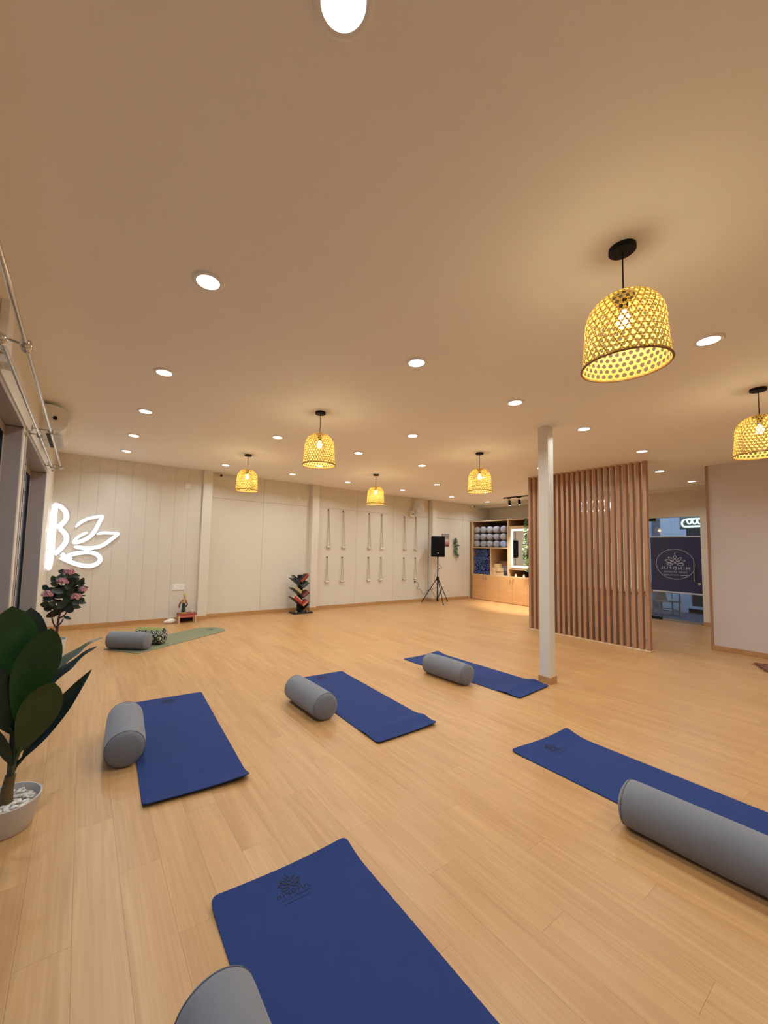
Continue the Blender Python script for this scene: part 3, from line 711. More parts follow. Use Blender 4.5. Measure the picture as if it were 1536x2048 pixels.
# ------------------------------------------------------------------ wall ropes
M_rope = mat('cotton_rope', (196, 186, 168), 0.9, bump=0.5, bscale=300, var=0.05)
M_hand = mat('rope_handle', (228, 218, 200), 0.5)
def make_rope(L):
    t = thing('wall_rope', 'x', 'rope', (0, 0, 0), 0, 'wall ropes with handles')
    MB().lathe([(0.001, 0.0), (0.03, 0.0), (0.03, 0.006), (0.001, 0.008)], 14, (0, 0, 0), Matrix.Rotation(math.pi/2, 3, 'X'), cap=False).build('wall_plate', M_steel, t, smooth=40, world=False)
    MB().tube([(0.016*math.cos(a*0.5236), -0.012-0.012*abs(math.sin(a*0.2618)), 0.016*math.sin(a*0.5236)-0.008) for a in range(12)], 0.0045, 6, closed=True).build('hook', M_steel, t, smooth=True, world=False)
    for dx in (-1, 1):
        MB().tube([(dx*0.006, -0.026, -0.02), (dx*0.014, -0.026, -L*0.35), (dx*0.034, -0.028, -L*0.75), (dx*0.047, -0.03, -L+0.012)], 0.0075, 6).build('rope_strand', M_rope, t, smooth=True, world=False)
    MB().tube([(-0.062, -0.03, -L), (-0.03, -0.03, -L-0.008), (0.03, -0.03, -L-0.008), (0.062, -0.03, -L)], [0.018, 0.02, 0.02, 0.018], 10).build('handle', M_hand, t, smooth=40, world=False)
    for dx in (-1, 1):
        MB().tube([(dx*0.061, -0.03, -L), (dx*0.07, -0.03, -L)], 0.012, 8).build('handle_cap', M_blackm, t, smooth=40, world=False)
    return t
RX = [5.345, 5.82, 6.71, 7.17, 8.06, 8.54]
ups = None; los = None
for k, X in enumerate(RX):
    for up in (True, False):
        if up: o = ups and copy_tree(ups) or make_rope(0.98); ups = ups or o
        else: o = los and copy_tree(los) or make_rope(0.63); los = los or o
        o.location = (X, YB, 2.60 if up else 1.34)
        o.rotation_euler.y = random.uniform(-0.025, 0.025)
        o['label'] = '%s white wall rope, %s from the bookshelf pilaster, in the %s row' % ('long' if up else 'short', ORD[k], 'upper' if up else 'lower')

# ------------------------------------------------------------------ tree-shaped bookshelf with books
M_shelf = mat('shelf_black', (24, 22, 24), 0.45)
YF, YK = 8.50, 8.70
bs = thing('tree_bookshelf', 'black tree-shaped bookshelf with slanting trays beside the middle pilaster', 'bookshelf', (4.46, 8.6, 0))
def Bp(cx, cy): return at(560+cx/15.36, 1120+cy/15.36, Y=8.56)
MB().box((4.20, 8.47, 0), (4.72, 8.74, 0.03)).build('base', M_shelf, bs, bevel=0.004)
MB().box((4.385, 8.66, 0.03), (4.52, 8.72, 0.92)).build('spine', M_shelf, bs, bevel=0.004)
TR = {'L1': ((350, 560), (640, 800)), 'R1': ((640, 700), (850, 480)), 'L2': ((350, 860), (650, 1100)), 'R2': ((690, 850), (870, 700)),
      'L3': ((340, 1140), (650, 1400)), 'R3': ((690, 1150), (870, 1000)), 'R4': ((690, 1430), (860, 1280))}
for k, (a, b) in TR.items():
    p, q = Bp(*a), Bp(*b); p.y = q.y = (YF+YK)/2
    MB().bar(p, q, 0.016, YK-YF).build('tray', M_shelf, bs)
for cx in (450, 780):
    p = Bp(cx, 1590); MB().box((p.x-0.022, 8.462, 0.031), (p.x+0.022, 8.52, 0.075)).build('foot_block', M_steel, bs, bevel=0.003)
MB().bar(Bp(580, 1590).xz.to_3d() if False else (4.42, 8.6, 0.04), (4.62, 8.6, 0.22), 0.016, 0.18).build('strut', M_shelf, bs)
M_page = mat('book_pages', (228, 216, 190), 0.8)
def book(label, tray, k, th, ln, rgb, s0):
    a, b = TR[tray]; p, q = Bp(*a), Bp(*b); p.y = q.y = 0
    low, high = (q, p) if q.z < p.z else (p, q)
    u = (high-low).normalized(); n = Vector((-u.z, 0, u.x)); n = n if n.z > 0 else -n
    c0 = low+u*s0+n*(0.0095+k)
    t = thing('book', label, 'book', (c0.x, YF, c0.z), 0, 'books on the tree bookshelf')
    cov = mat('book_%d_%d_%d' % rgb, rgb, 0.5)
    c0 = c0.copy(); e = c0+u*ln
    def slab(mb_, lo, hi, y0, y1, du0=0, du1=0):
        P = [c0+u*du0+n*lo, e-u*du1+n*lo, e-u*du1+n*hi, c0+u*du0+n*hi]
        mb_.add([(w_.x, y, w_.z) for y in (y0, y1) for w_ in P], [(0,1,2,3),(7,6,5,4),(0,4,5,1),(1,5,6,2),(2,6,7,3),(3,7,4,0)])
    m_ = MB(); slab(m_, 0.0, 0.003, YF+0.005, YF+0.155); slab(m_, th-0.003, th, YF+0.005, YF+0.155); slab(m_, 0.003, th-0.003, YF+0.005, YF+0.009)
    m_.build('cover', cov, t)
    m_ = MB(); slab(m_, 0.0032, th-0.0032, YF+0.0095, YF+0.15, 0.002, 0.003); m_.build('pages', M_page, t)
for r in (('red book on the top right tray', 'R1', 0.0, 0.05, 0.25, (168, 66, 50), 0.02), ('black book leaning against the red one on top', 'R1', 0.051, 0.014, 0.2, (30, 26, 28), 0.03),
          ('lowest black book on the top left tray', 'L1', 0.0, 0.032, 0.22, (38, 36, 44), 0.08), ('charcoal book upon the top left tray', 'L1', 0.033, 0.026, 0.2, (58, 56, 62), 0.11), ('slim dark book, topmost on the left', 'L1', 0.060, 0.018, 0.22, (32, 38, 40), 0.13),
          ('teal grey book on the second right tray', 'R2', 0.0, 0.045, 0.17, (70, 96, 92), 0.01), ('dark green book above the teal one', 'R2', 0.046, 0.03, 0.16, (44, 58, 54), 0.01),
          ('brown book under the pale ones on the left', 'L2', 0.0, 0.02, 0.24, (84, 66, 46), 0.05), ('pale yellow book on the middle left tray', 'L2', 0.021, 0.026, 0.25, (196, 182, 112), 0.06), ('olive book on the middle left tray', 'L2', 0.048, 0.018, 0.24, (150, 140, 86), 0.06), ('cream book, top of the middle left tray', 'L2', 0.067, 0.016, 0.2, (214, 204, 168), 0.08),
          ('maroon book on the third right tray', 'R3', 0.0, 0.05, 0.18, (140, 78, 72), 0.01), ('dark wine book above the maroon one', 'R3', 0.051, 0.03, 0.17, (92, 42, 40), 0.01),
          ('thick scarlet book on the lowest left tray', 'L3', 0.0, 0.055, 0.25, (176, 54, 42), 0.05), ('orange red book over the scarlet one', 'L3', 0.056, 0.02, 0.25, (190, 92, 70), 0.06), ('cream covered book, highest on the lowest left tray', 'L3', 0.077, 0.016, 0.23, (222, 200, 176), 0.07),
          ('salmon book on the lowest right tray', 'R4', 0.0, 0.045, 0.17, (206, 128, 104), 0.005), ('brick red book above the salmon one', 'R4', 0.046, 0.04, 0.16, (150, 62, 46), 0.005)):
    book(*r)

# ------------------------------------------------------------------ stool, figurine, conch, cup
M_stw = mat('stool_wood', (214, 172, 132), 0.5, var=0.08, scale=12)
M_red = mat('stool_red', (150, 60, 50), 0.6)
st = thing('low_stool', 'low wooden stool with red top at the foot of the left pilaster', 'stool', (1.84, 8.60, 0))
MB().box((1.67, 8.50, 0.165), (2.02, 8.72, 0.19)).build('seat', M_red, st, bevel=0.004)
MB().box((1.69, 8.505, 0.115), (2.0, 8.515, 0.165)).box((1.69, 8.705, 0.115), (2.0, 8.715, 0.165)).build('apron', mat('apron_rose', (196, 108, 92), 0.6), st)
for x_ in (1.685, 2.0):
    for y_ in (8.515, 8.70): MB().box((x_-0.014, y_-0.014, 0), (x_+0.014, y_+0.014, 0.165)).build('leg', M_stw, st)
MB().box((1.70, 8.725, 0.0), (2.04, 8.735, 0.11)).build('dark_back_board', mat('back_board', (38, 22, 26), 0.7), st)
fg = thing('figurine', 'painted standing figurine playing a flute on the low stool', 'figurine', (1.775, 8.60, 0.19))
fx, fy, fz = 1.775, 8.60, 0.19
M_skin = mat('figurine_skin', (206, 164, 120), 0.4); M_rob = mat('figurine_robe', (34, 62, 52), 0.45, var=0.3, scale=40); M_scf = mat('figurine_scarf', (86, 26, 30), 0.5, var=0.2, scale=30); M_gold = mat('figurine_gold', (206, 168, 82), 0.35, metal=0.4)
MB().lathe([(0.055, 0.0), (0.055, 0.015), (0.045, 0.025), (0.02, 0.028)], 18, (fx, fy, fz)).build('plinth', M_gold, fg, smooth=40)
MB().lathe([(0.03, 0.028), (0.045, 0.035), (0.04, 0.07), (0.034, 0.12), (0.036, 0.17), (0.03, 0.2), (0.032, 0.21)], 16, (fx, fy, fz)).build('robe', M_rob, fg, smooth=True)
m_ = MB().lathe([(0.028, 0.2), (0.034, 0.235), (0.038, 0.265), (0.028, 0.29), (0.012, 0.3), (0.012, 0.31)], 14, (fx+0.004, fy, fz))
m_.ball((fx+0.012, fy-0.005, fz+0.335), 0.026, 10, (0.9, 1, 1.15))
m_.tube([(fx-0.035, fy, fz+0.272), (fx-0.06, fy-0.025, fz+0.24), (fx-0.03, fy-0.05, fz+0.295)], [0.011, 0.01, 0.008], 8)
m_.tube([(fx+0.04, fy, fz+0.272), (fx+0.055, fy-0.03, fz+0.245), (fx+0.01, fy-0.052, fz+0.30)], [0.011, 0.01, 0.008], 8)
m_.build('body', M_skin, fg, smooth=True)
MB().lathe([(0.026, 0.345), (0.028, 0.36), (0.018, 0.38), (0.012, 0.4), (0.002, 0.415)], 12, (fx+0.014, fy, fz)).build('crown', M_gold, fg, smooth=True)
MB().tube([(fx+0.03, fy-0.055, fz+0.315), (fx-0.095, fy-0.06, fz+0.27)], 0.005, 6).build('flute', M_gold, fg)
MB().tube(smooth_pts([(fx-0.085, fy-0.01, fz+0.12), (fx-0.075, fy, fz+0.19), (fx-0.03, fy+0.02, fz+0.25), (fx+0.04, fy+0.02, fz+0.23), (fx+0.07, fy, fz+0.17), (fx+0.03, fy-0.01, fz+0.13)], 4), 0.015, 6, sx=0.5).build('scarf', M_scf, fg, smooth=True)
cn = thing('conch_shell', 'white conch shell on the floor left of the low stool', 'shell', (1.53, 8.62, 0))
def conch(u, v):
    a = 2*math.pi*u; r = 0.055*math.sin(math.pi*min(1, v*0.98+0.01))**0.8*(1.15-0.5*v)+0.003
    return Vector((1.65-0.24*v, 8.62+r*math.cos(a), max(0.001, r*math.sin(a)*0.95+0.055*(1-0.3*v))))
MB().grid(conch, 20, 18, True).build('shell', mat('shell_white', (240, 232, 218), 0.3), cn, smooth=True)
for dx in (0.02, -0.03, -0.065): MB().lathe([(0.010, 0), (0.006, 0.014), (0.001, 0.024)], 8, (1.57+dx, 8.62, 0.105-0.1*abs(dx))).build('spike', mat('shell_white', (240, 232, 218)), cn, smooth=True)
cp = thing('tealight_cup', 'small white cup on the right end of the low stool', 'cup', (1.945, 8.60, 0.19))
MB().lathe([(0.001, 0.0), (0.022, 0.0), (0.03, 0.02), (0.034, 0.055), (0.031, 0.055), (0.026, 0.02), (0.001, 0.008)], 18, (1.945, 8.60, 0.19), cap=False).build('bowl', mat('cup_glaze', (226, 224, 214), 0.25), cp, smooth=True)
MB().lathe([(0.001, 0.05), (0.029, 0.05), (0.026, 0.044)], 16, (1.945, 8.60, 0.19), cap=False).build('wax', mat('wax', (250, 240, 222), 0.5), cp, smooth=True)

# ------------------------------------------------------------------ loudspeaker on a tripod
SX, SY = 9.0, 8.42
ang = math.atan2(-SX, SY)*0.95
ts = thing('speaker_stand', 'black tripod speaker stand beside the last pilaster', 'speaker stand', (SX, SY, 0))
MB().tube([(SX, SY, 0.08), (SX, SY, 0.80)], 0.022, 10).build('lower_tube', M_blackm, ts, smooth=40)
MB().tube([(SX, SY, 0.80), (SX, SY, 1.39)], 0.017, 10).build('upper_tube', M_blackm, ts, smooth=40)
MB().lathe([(0.03, 0.68), (0.04, 0.70), (0.04, 0.76), (0.03, 0.80)], 14, (SX, SY, 0)).build('collar', M_black, ts, smooth=40)
MB().lathe([(0.026, 0.06), (0.03, 0.08), (0.03, 0.13), (0.024, 0.14)], 14, (SX, SY, 0)).build('foot_hub', M_black, ts, smooth=40)
MB().tube([(SX, SY-0.02, 1.02), (SX+0.03, SY-0.055, 1.03)], 0.014, 8).build('clamp_knob', M_black, ts, smooth=40)
for fxy in ((8.72, 8.80), (9.56, 8.52), (8.80, 8.00)):
    d = Vector((fxy[0]-SX, fxy[1]-SY, 0)); f_ = Vector((fxy[0], fxy[1], 0.012))
    lg = MB().tube([Vector((SX, SY, 0.73))+d*0.06, f_], 0.0125, 8).build('leg', M_blackm, ts, smooth=40)
    MB().tube([f_-d*0.03+Vector((0, 0, 0.024)), f_+d*0.015-Vector((0, 0, 0.011))], 0.016, 8).build('rubber_foot', M_black, lg, smooth=40)
    MB().tube([(SX, SY, 0.10), Vector((SX, SY, 0.73))*0.55+f_*0.45], 0.008, 6).build('brace', M_blackm, ts, smooth=40)
sp = thing('loudspeaker', 'black loudspeaker box on the tripod stand', 'loudspeaker', (SX, SY, 1.39), ang)
MB().box((-0.205, -0.15, 0.012), (0.205, 0.19, 0.645)).build('cabinet', M_black, sp, bevel=0.03, seg=3, world=False)
MB().box((-0.185, -0.158, 0.05), (0.185, -0.148, 0.62)).build('grille', mat('grille_black', (7, 7, 8), 0.8, spec=0.2, bump=0.6, bscale=500), sp, bevel=0.004, world=False)
MB().box((-0.018, -0.162, 0.118), (0.018, -0.157, 0.142)).build('badge', mat('badge_silver', (214, 214, 214), 0.3, metal=0.4), sp, world=False)
MB().tube([(0, 0, 0.0), (0, 0, 0.02)], 0.03, 10).build('pole_socket', M_black, sp, world=False)
cb = thing('power_cable', 'thin black power cable from wall socket to loudspeaker stand', 'cable', (8.5, 8.85, 0.4))
MB().tube(smooth_pts([(8.51, 8.905, 0.62), (8.56, 8.86, 0.60), (8.62, 8.85, 0.5), (8.56, 8.85, 0.44), (8.55, 8.85, 0.40), (8.66, 8.84, 0.38), (8.76, 8.82, 0.28), (8.84, 8.80, 0.24), (8.88, 8.70, 0.36), (8.98, 8.55, 0.42), (9.03, 8.46, 0.5), (8.90, 8.46, 0.72), (8.95, 8.44, 0.95), (8.93, 8.44, 1.15), (9.0, 8.45, 1.25)], 5), 0.005, 5).build('cord', M_black, cb, smooth=True)
MB().box((8.49, 8.885, 0.60), (8.53, 8.917, 0.64)).build('plug', M_black, cb, bevel=0.004)
MB().tube(smooth_pts([(9.02, 8.40, 1.16), (9.08, 8.37, 1.13), (9.10, 8.36, 1.06), (9.06, 8.38, 1.03)], 4), 0.006, 5).build('loop', M_black, cb, smooth=True)

# ------------------------------------------------------------------ framed print and vine on the far wall
ps = thing('framed_print', 'small framed floral print partly hidden by the loudspeaker', 'picture', (9.72, YR, 1.74))
MB().box((9.56, YR-0.02, 1.74), (9.90, YR, 2.15)).build('frame', mat('frame_grey', (96, 88, 86), 0.5), ps, bevel=0.003)
pm = bpy.data.materials.new('print_art'); pm.use_nodes = True
def _art():
    nt = pm.node_tree; b = nt.nodes['Principled BSDF']; L = nt.links.new; N = nt.nodes.new
    tc = N('ShaderNodeTexCoord'); sp_ = N('ShaderNodeSeparateXYZ'); L(tc.outputs['Generated'], sp_.inputs[0])
    r = N('ShaderNodeValToRGB'); cr = r.color_ramp; cr.elements[0].color = (*lin((70, 30, 36)), 1); cr.elements[1].color = (*lin((168, 160, 158)), 1)
    for p, c in ((0.15, (176, 112, 108)), (0.35, (196, 150, 140)), (0.5, (216, 204, 190)), (0.7, (128, 116, 118))):
        e = cr.elements.new(p); e.color = (*lin(c), 1)
    n = N('ShaderNodeTexNoise'); n.inputs['Scale'].default_value = 9; L(tc.outputs['Generated'], n.inputs['Vector'])
    a = N('ShaderNodeMath'); a.operation = 'MULTIPLY_ADD'; a.inputs[1].default_value = 0.5; L(n.outputs['Fac'], a.inputs[0]); 
    s = N('ShaderNodeMath'); s.operation = 'SUBTRACT'; s.inputs[1].default_value = 0.25; L(sp_.outputs['Z'], s.inputs[0]); L(s.outputs[0], a.inputs[2])
    L(a.outputs[0], r.inputs[0]); L(r.outputs[0], b.inputs['Base Color'])
_art()
MB().box((9.575, YR-0.023, 1.755), (9.885, YR-0.019, 2.135)).build('art', pm, ps)
M_leafv = mat('vine_leaf', (72, 90, 52), 0.45, var=0.25, scale=30)
def leaf_shape(mb_, base, tip, w, nrm, bend=0.0, fold=0.12, n=6, m=4, prof=None, wav=0.0):
    base, tip, nrm = Vector(base), Vector(tip), Vector(nrm); ax = tip-base; L_ = ax.length; t = ax.normalized()
    nrm = (nrm-t*nrm.dot(t)).normalized(); sd = t.cross(nrm)
    pf = prof or (lambda v: math.sin(math.pi*min(1, v**0.85))**0.8)
    def fn(u, v):
        s = 2*u-1; ww = w/2*max(0.0, pf(v))
        return base+ax*v+sd*ww*s+nrm*(bend*L_*4*v*(1-v)+fold*ww*abs(s)**1.3+wav*w*math.sin(v*17+s)*abs(s)*0.3)
    return mb_.grid(fn, m, n)
def vine(name, label, pts, nl, size, seed, wall_n=(0, -1, 0), par=None):
    rn = random.Random(seed); P = smooth_pts(pts, 6)
    t = thing(name, label, 'hanging plant', P[0])
    MB().tube(P, 0.004, 5).build('stem', mat('vine_stem', (70, 78, 48), 0.7), t, smooth=True)
    for k in range(nl):
        p = P[int((k+0.5)/nl*(len(P)-1))]
        a = rn.uniform(0, 6.28); d = Vector((math.cos(a)*0.9, -abs(rn.gauss(0.3, 0.25)), math.sin(a)*0.5-0.45))
        if wall_n[0]: d = Vector((-abs(rn.gauss(0.3, 0.25)), math.cos(a)*0.9, math.sin(a)*0.5-0.45))
        d.normalize()
        m_ = MB(); leaf_shape(m_, p+d*0.01, p+d*(size*rn.uniform(0.8, 1.3)), size*0.85, Vector(wall_n)+Vector((rn.uniform(-.5, .5), rn.uniform(-.5, .5), 0.3)), 0.08, 0.2, 5, 2)
        m_.build('leaf', M_leafv, t, smooth=True)
    return t
vine('ivy_garland', 'short green ivy garland hanging on the far wall', [(10.17, YR-0.03, 2.03), (10.13, YR-0.03, 1.88), (10.21, YR-0.03, 1.75), (10.17, YR-0.03, 1.58), (10.25, YR-0.03, 1.42)], 30, 0.10, 5)

# ------------------------------------------------------------------ built-in cabinet on the right
CX = 10.95; CD = 0.98                       # front plane and depth
YA, YM, YZ = 8.69, 7.305, 5.60              # left end, divider, hidden right end
ZB, ZS, ZT = 0.845, 1.725, 2.60
cbn = thing('storage_cabinet', 'built-in oak cabinet with open shelves over doors in the far corner', 'cabinet', (11.4, 7.1, 0))
MB().box((CX+0.02, YZ, 0.0), (CX+CD, YA-0.005, ZB-0.03)).build('carcass', M_cabv, cbn)
MB().box((CX, YZ, ZB-0.03), (CX+CD, YA, ZB)).build('counter_board', M_cabv, cbn, bevel=0.002)
MB().box((CX, YA, 0.0), (CX+CD, YR-0.002, ZT)).build('side_panel', mat('cabinet_side', (148, 122, 84), 0.55, var=0.05), cbn)
for y0, y1, nm in ((YA-0.03, YA, 'stile'), (YM-0.02, YM+0.02, 'stile'), (YZ, YZ+0.03, 'stile')):
    MB().box((CX, y0, ZB), (CX+CD, y1, ZT)).build(nm, M_cabv, cbn)
MB().box((CX, YZ, ZT), (CX+CD, YA, ZT+0.02)).build('top_board', M_cabv, cbn)
MB().box((CX, YM+0.02, ZS-0.013), (CX+CD, YA-0.03, ZS+0.013)).build('shelf', M_cabv, cbn)
MB().box((CX, 7.925, ZB), (CX+CD, 7.965, ZS-0.013)).build('cell_divider', M_cabv, cbn)
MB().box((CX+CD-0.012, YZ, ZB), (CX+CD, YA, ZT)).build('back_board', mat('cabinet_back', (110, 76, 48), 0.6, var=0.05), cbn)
ys = [8.67, 8.156, 7.647, 7.17, 6.658, 6.15, 5.62]
for k, (a, b) in enumerate(zip(ys[:-1], ys[1:])):
    dr = MB().box((CX-0.002, b+0.003, 0.02), (CX+0.02, a-0.003, ZB-0.034)).build('door', M_cab, cbn, bevel=0.002)
    hy = b+0.05 if k % 2 == 0 else a-0.05
    MB().tube([(CX-0.004, hy, 0.76), (CX-0.03, hy, 0.755), (CX-0.03, hy, 0.68), (CX-0.004, hy, 0.675)], 0.006, 6).build('handle', M_steel, dr, smooth=40)
# recessed lit mirror in the right bay
MB().box((CX+0.012, 5.66, 1.06), (CX+0.40, YM-0.02, 2.41)).build('mirror_surround', M_cabv, cbn)
mr = thing('lit_mirror', 'mirror with a bright light frame set in the oak cabinet', 'mirror', (CX+0.01, 6.5, 1.13))
my0, my1, mz0, mz1 = 5.82, 7.19, 1.135, 2.31
MB().box((CX+0.002, my0+0.05, mz0+0.055), (CX+0.010, my1-0.055, mz1-0.055)).build('glass', M_mirror, mr)
for a, b in (((my0, mz0), (my1, mz0+0.055)), ((my0, mz1-0.055), (my1, mz1)), ((my0, mz0+0.055), (my0+0.05, mz1-0.055)), ((my1-0.055, mz0+0.055), (my1, mz1-0.055))):
    MB().box((CX-0.003, a[0], a[1]), (CX+0.010, b[0], b[1])).build('light_bar', M_led, mr)
MB().box((CX-0.008, my0-0.012, mz0-0.012), (CX+0.011, my1+0.012, mz0)).box((CX-0.008, my0-0.012, mz1), (CX+0.011, my1+0.012, mz1+0.012)).box((CX-0.008, my1, mz0), (CX+0.011, my1+0.012, mz1)).box((CX-0.008, my0-0.012, mz0), (CX+0.011, my0, mz1)).build('frame', M_white, mr)
vine('mirror_ivy', 'trailing green ivy hanging over the lit mirror beside the screen', [(CX-0.004, 6.62, 2.615), (CX-0.05, 6.62, 2.40), (CX-0.08, 6.60, 2.1), (CX-0.09, 6.64, 1.85), (CX-0.08, 6.72, 1.6), (CX-0.07, 6.62, 1.35), (CX-0.05, 6.60, 0.98)], 40, 0.11, 11, (-1, 0, 0))
for k, (yy, w) in enumerate(((7.10, 'beside the divider'), (6.83, 'nearer the screen'))):
    j = thing('candle_jar', 'small glowing white jar under the lit mirror, %s' % w, 'jar', (CX+0.1, yy, ZB))
    MB().lathe([(0.001, 0), (0.03, 0), (0.034, 0.02), (0.03, 0.07), (0.02, 0.085), (0.001, 0.088)], 14, (CX+0.1, yy, ZB+0.0005), cap=False).build('body', mat('jar_white', (246, 242, 230), 0.3), j, smooth=True)
    MB().lathe([(0.021, 0.084), (0.022, 0.1), (0.001, 0.104)], 12, (CX+0.1, yy, ZB), cap=False).build('lid', M_steel, j, smooth=40)
# stored bolsters
rn = random.Random(5)
def shelf_bolster(label, y, z, r, x0, tint=None):
    t = thing('stored_bolster', label, 'bolster', (CX+0.1, y, z-r), 0, 'grey bolsters on the cabinet shelf')
    L_ = 0.70
    prof = [(0.001, -0.012), (r*0.5, -0.009), (r*0.85, 0.0), (r*0.97, 0.02), (r, 0.05), (r, L_-0.05), (r*0.9, L_), (0.001, L_+0.01)]
    MB().lathe(prof, 24, (CX+x0, y, z), Matrix.Rotation(math.pi/2, 3, 'Y'), cap=False).build('cover', tint or M_shb, t, smooth=50)
    MB().tube([(CX+x0+0.01, y+r*0.94*math.cos(2*math.pi*i/24), z+r*0.94*math.sin(2*math.pi*i/24)) for i in range(24)], 0.003, 5, closed=True).build('end_seam', M_seam, t, smooth=True)
M_shb = mat('stored_grey', (158, 156, 164), 0.85, var=0.05, scale=8, bump=0.4, bscale=400)
M_shb2 = mat('stored_blue_grey', (150, 172, 214), 0.8, var=0.05, scale=8)
RW = ['bottom', 'middle', 'top']
for row in range(3):
    z = ZS+0.013+0.117+row*0.234
    for c_ in range(5):
        y = YA-0.03-0.125-c_*0.252
        r = 0.116
        if (row, c_) == (2, 4): z_, y = z, y-0.015
        else: z_ = z
        shelf_bolster('%s bolster on the cabinet shelf, %s row, %s from the left' % ('pale blue' if (row, c_) == (0, 4) else 'grey', RW[row], ORD[c_]), y, z_, r, 0.03+0.03*rn.random(), M_shb2 if (row, c_) == (0, 4) else None)
# rolled mats in the left cell
M_roll = mat('rolled_blue', (50, 70, 140), 0.7, var=0.08, scale=10)
M_roll2 = mat('roll_edge', (104, 124, 186), 0.7)
rows = 7
for row in range(rows):
    n_ = 5 if row % 2 == 0 else 4
    for c_ in range(n_):
        r = 0.0655
        y = YA-0.03-0.068-(c_+(0.5 if row % 2 else 0))*0.1395
        z = ZB+0.067+row*0.1165
        x0 = CX+0.03+0.05*rn.random()
        t = thing('rolled_mat', 'rolled blue mat in the cabinet cell, row %d from the bottom, %s from left' % (row+1, ORD[c_]), 'exercise mat', (x0, y, z-r), 0, 'rolled blue mats in the cabinet')
        t['label'] = 'rolled blue mat in the cabinet cell, %s row from the bottom, %s from left' % (ORD[row], ORD[c_])
        m_ = MB(); ph = rn.random()*6; N_ = 54; turns = 2.3
        sp2 = [((0.022+(r-0.022)*i/N_), ph+turns*2*math.pi*i/N_) for i in range(N_+1)]
        th = 0.0042
        vs_ = []
        for rr, a in sp2:
            for q in (rr-th, rr): vs_ += [(x0, y+q*math.cos(a), z+q*math.sin(a)), (x0+0.62, y+q*math.cos(a), z+q*math.sin(a))]
        fs = []
        for i in range(N_):
            b_ = 4*i; fs += [(b_, b_+4, b_+6, b_+2), (b_+2, b_+6, b_+7, b_+3), (b_, b_+1, b_+5, b_+4)]
        m_.add(vs_, fs); m_.build('roll', M_roll, t, smooth=50)
        MB().tube([(x0-0.0005, y+(rr-th/2)*math.cos(a), z+(rr-th/2)*math.sin(a)) for rr, a in sp2], 0.0045, 5).build('rolled_edge', M_roll2, t, smooth=True)
# cork blocks and blankets in the right cell
M_cork = mat('cork', (196, 166, 120), 0.85, var=0.12, scale=60)
for k, (y, z, x0, w_) in enumerate(((7.835, ZB, 0.02, 'bottom row, left'), (7.665, ZB, 0.02, 'bottom row, right'), (7.835, ZB+0.122, 0.02, 'second row, left'), (7.66, ZB+0.122, 0.0, 'second row, right'), (7.76, ZB+0.244, 0.03, 'topmost of the stack'))):
    t = thing('cork_block', 'cork yoga block in the cabinet cell, %s' % w_, 'yoga block', (CX+0.1+x0, y, z), 0, 'cork blocks in the cabinet')
    MB().box((CX+0.02+x0, y-0.084, z+0.001), (CX+0.17+x0, y+0.084, z+0.12)).build('body', M_cork, t, bevel=0.006, seg=2)
    m_ = MB(); V, F = LOGO; m_.f = [f for f in F]; m_.v = [(CX+0.0195+x0, y-a*0.05, z+0.06+b*0.05) for a, b in V]; m_.build('logo_print', mat('cork_print', (236, 220, 186), 0.7), t)
blk = [('folded wine red blanket, top of the pile in the cabinet cell', (120, 60, 48)), ('folded brown blanket under the red one in the cell', (120, 86, 60)), ('folded grey blanket in the cabinet cell pile', (128, 112, 106)), ('folded lilac blanket in the cabinet cell pile', (142, 126, 140)), ('folded slate blanket low in the cabinet cell pile', (96, 92, 108)), ('folded dark blanket at the bottom of the cell pile', (62, 62, 84))]
z = ZB+0.001
for lb, rgb in blk[::-1]:
    t = thing('folded_blanket', lb, 'blanket', (CX+0.5, 7.6, z), 0, 'folded blankets in the cabinet')
    hgt = 0.078
    for q in range(2):
        MB().box((CX+0.25, 7.345, z+q*hgt/2+0.001), (CX+0.75, 7.84, z+(q+1)*hgt/2-0.001)).build('fold', mat('blanket_%d' % rgb[0], rgb, 0.95, bump=0.5, bscale=200), t, bevel=0.012, seg=2)
    z += hgt
# track light
tk = thing('track_light', 'black ceiling track with two cylinder spotlights left of the screen top', 'track light', (10.2, 6.5, H))
MB().box((10.185, 5.75, H-0.03), (10.225, 6.95, H)).build('track', M_blackm, tk)
for yy in (6.76, 6.45, 6.05):
    hd = MB().tube([(10.205, yy, H-0.03), (10.205, yy, H-0.10)], 0.009, 8).build('stem', M_blackm, tk)
    MB().box((10.185, yy-0.06, H-0.05), (10.225, yy+0.06, H-0.03)).build('adapter', M_blackm, tk)
    d = Vector((0.22, 0, -1)).normalized(); c0 = Vector((10.205, yy, H-0.10))
    b_ = MB().tube([c0, c0+d*0.15], 0.037, 16).build('spot_head', M_blackm, tk, smooth=40)
    MB().tube([c0+d*0.1505, c0+d*0.154], 0.028, 14).build('spot_lens', M_lens, b_)
    ld = bpy.data.lights.new('track_spot', 'SPOT'); ld.energy = 280; ld.spot_size = math.radians(75); ld.spot_blend = 0.6; ld.color = (1, 0.93, 0.82); ld.shadow_soft_size = 0.03
    lo = obj_link('lamp', ld, tk); lo.location = c0+d*0.165-tk.location; lo.rotation_euler = d.to_track_quat('-Z', 'Y').to_euler()

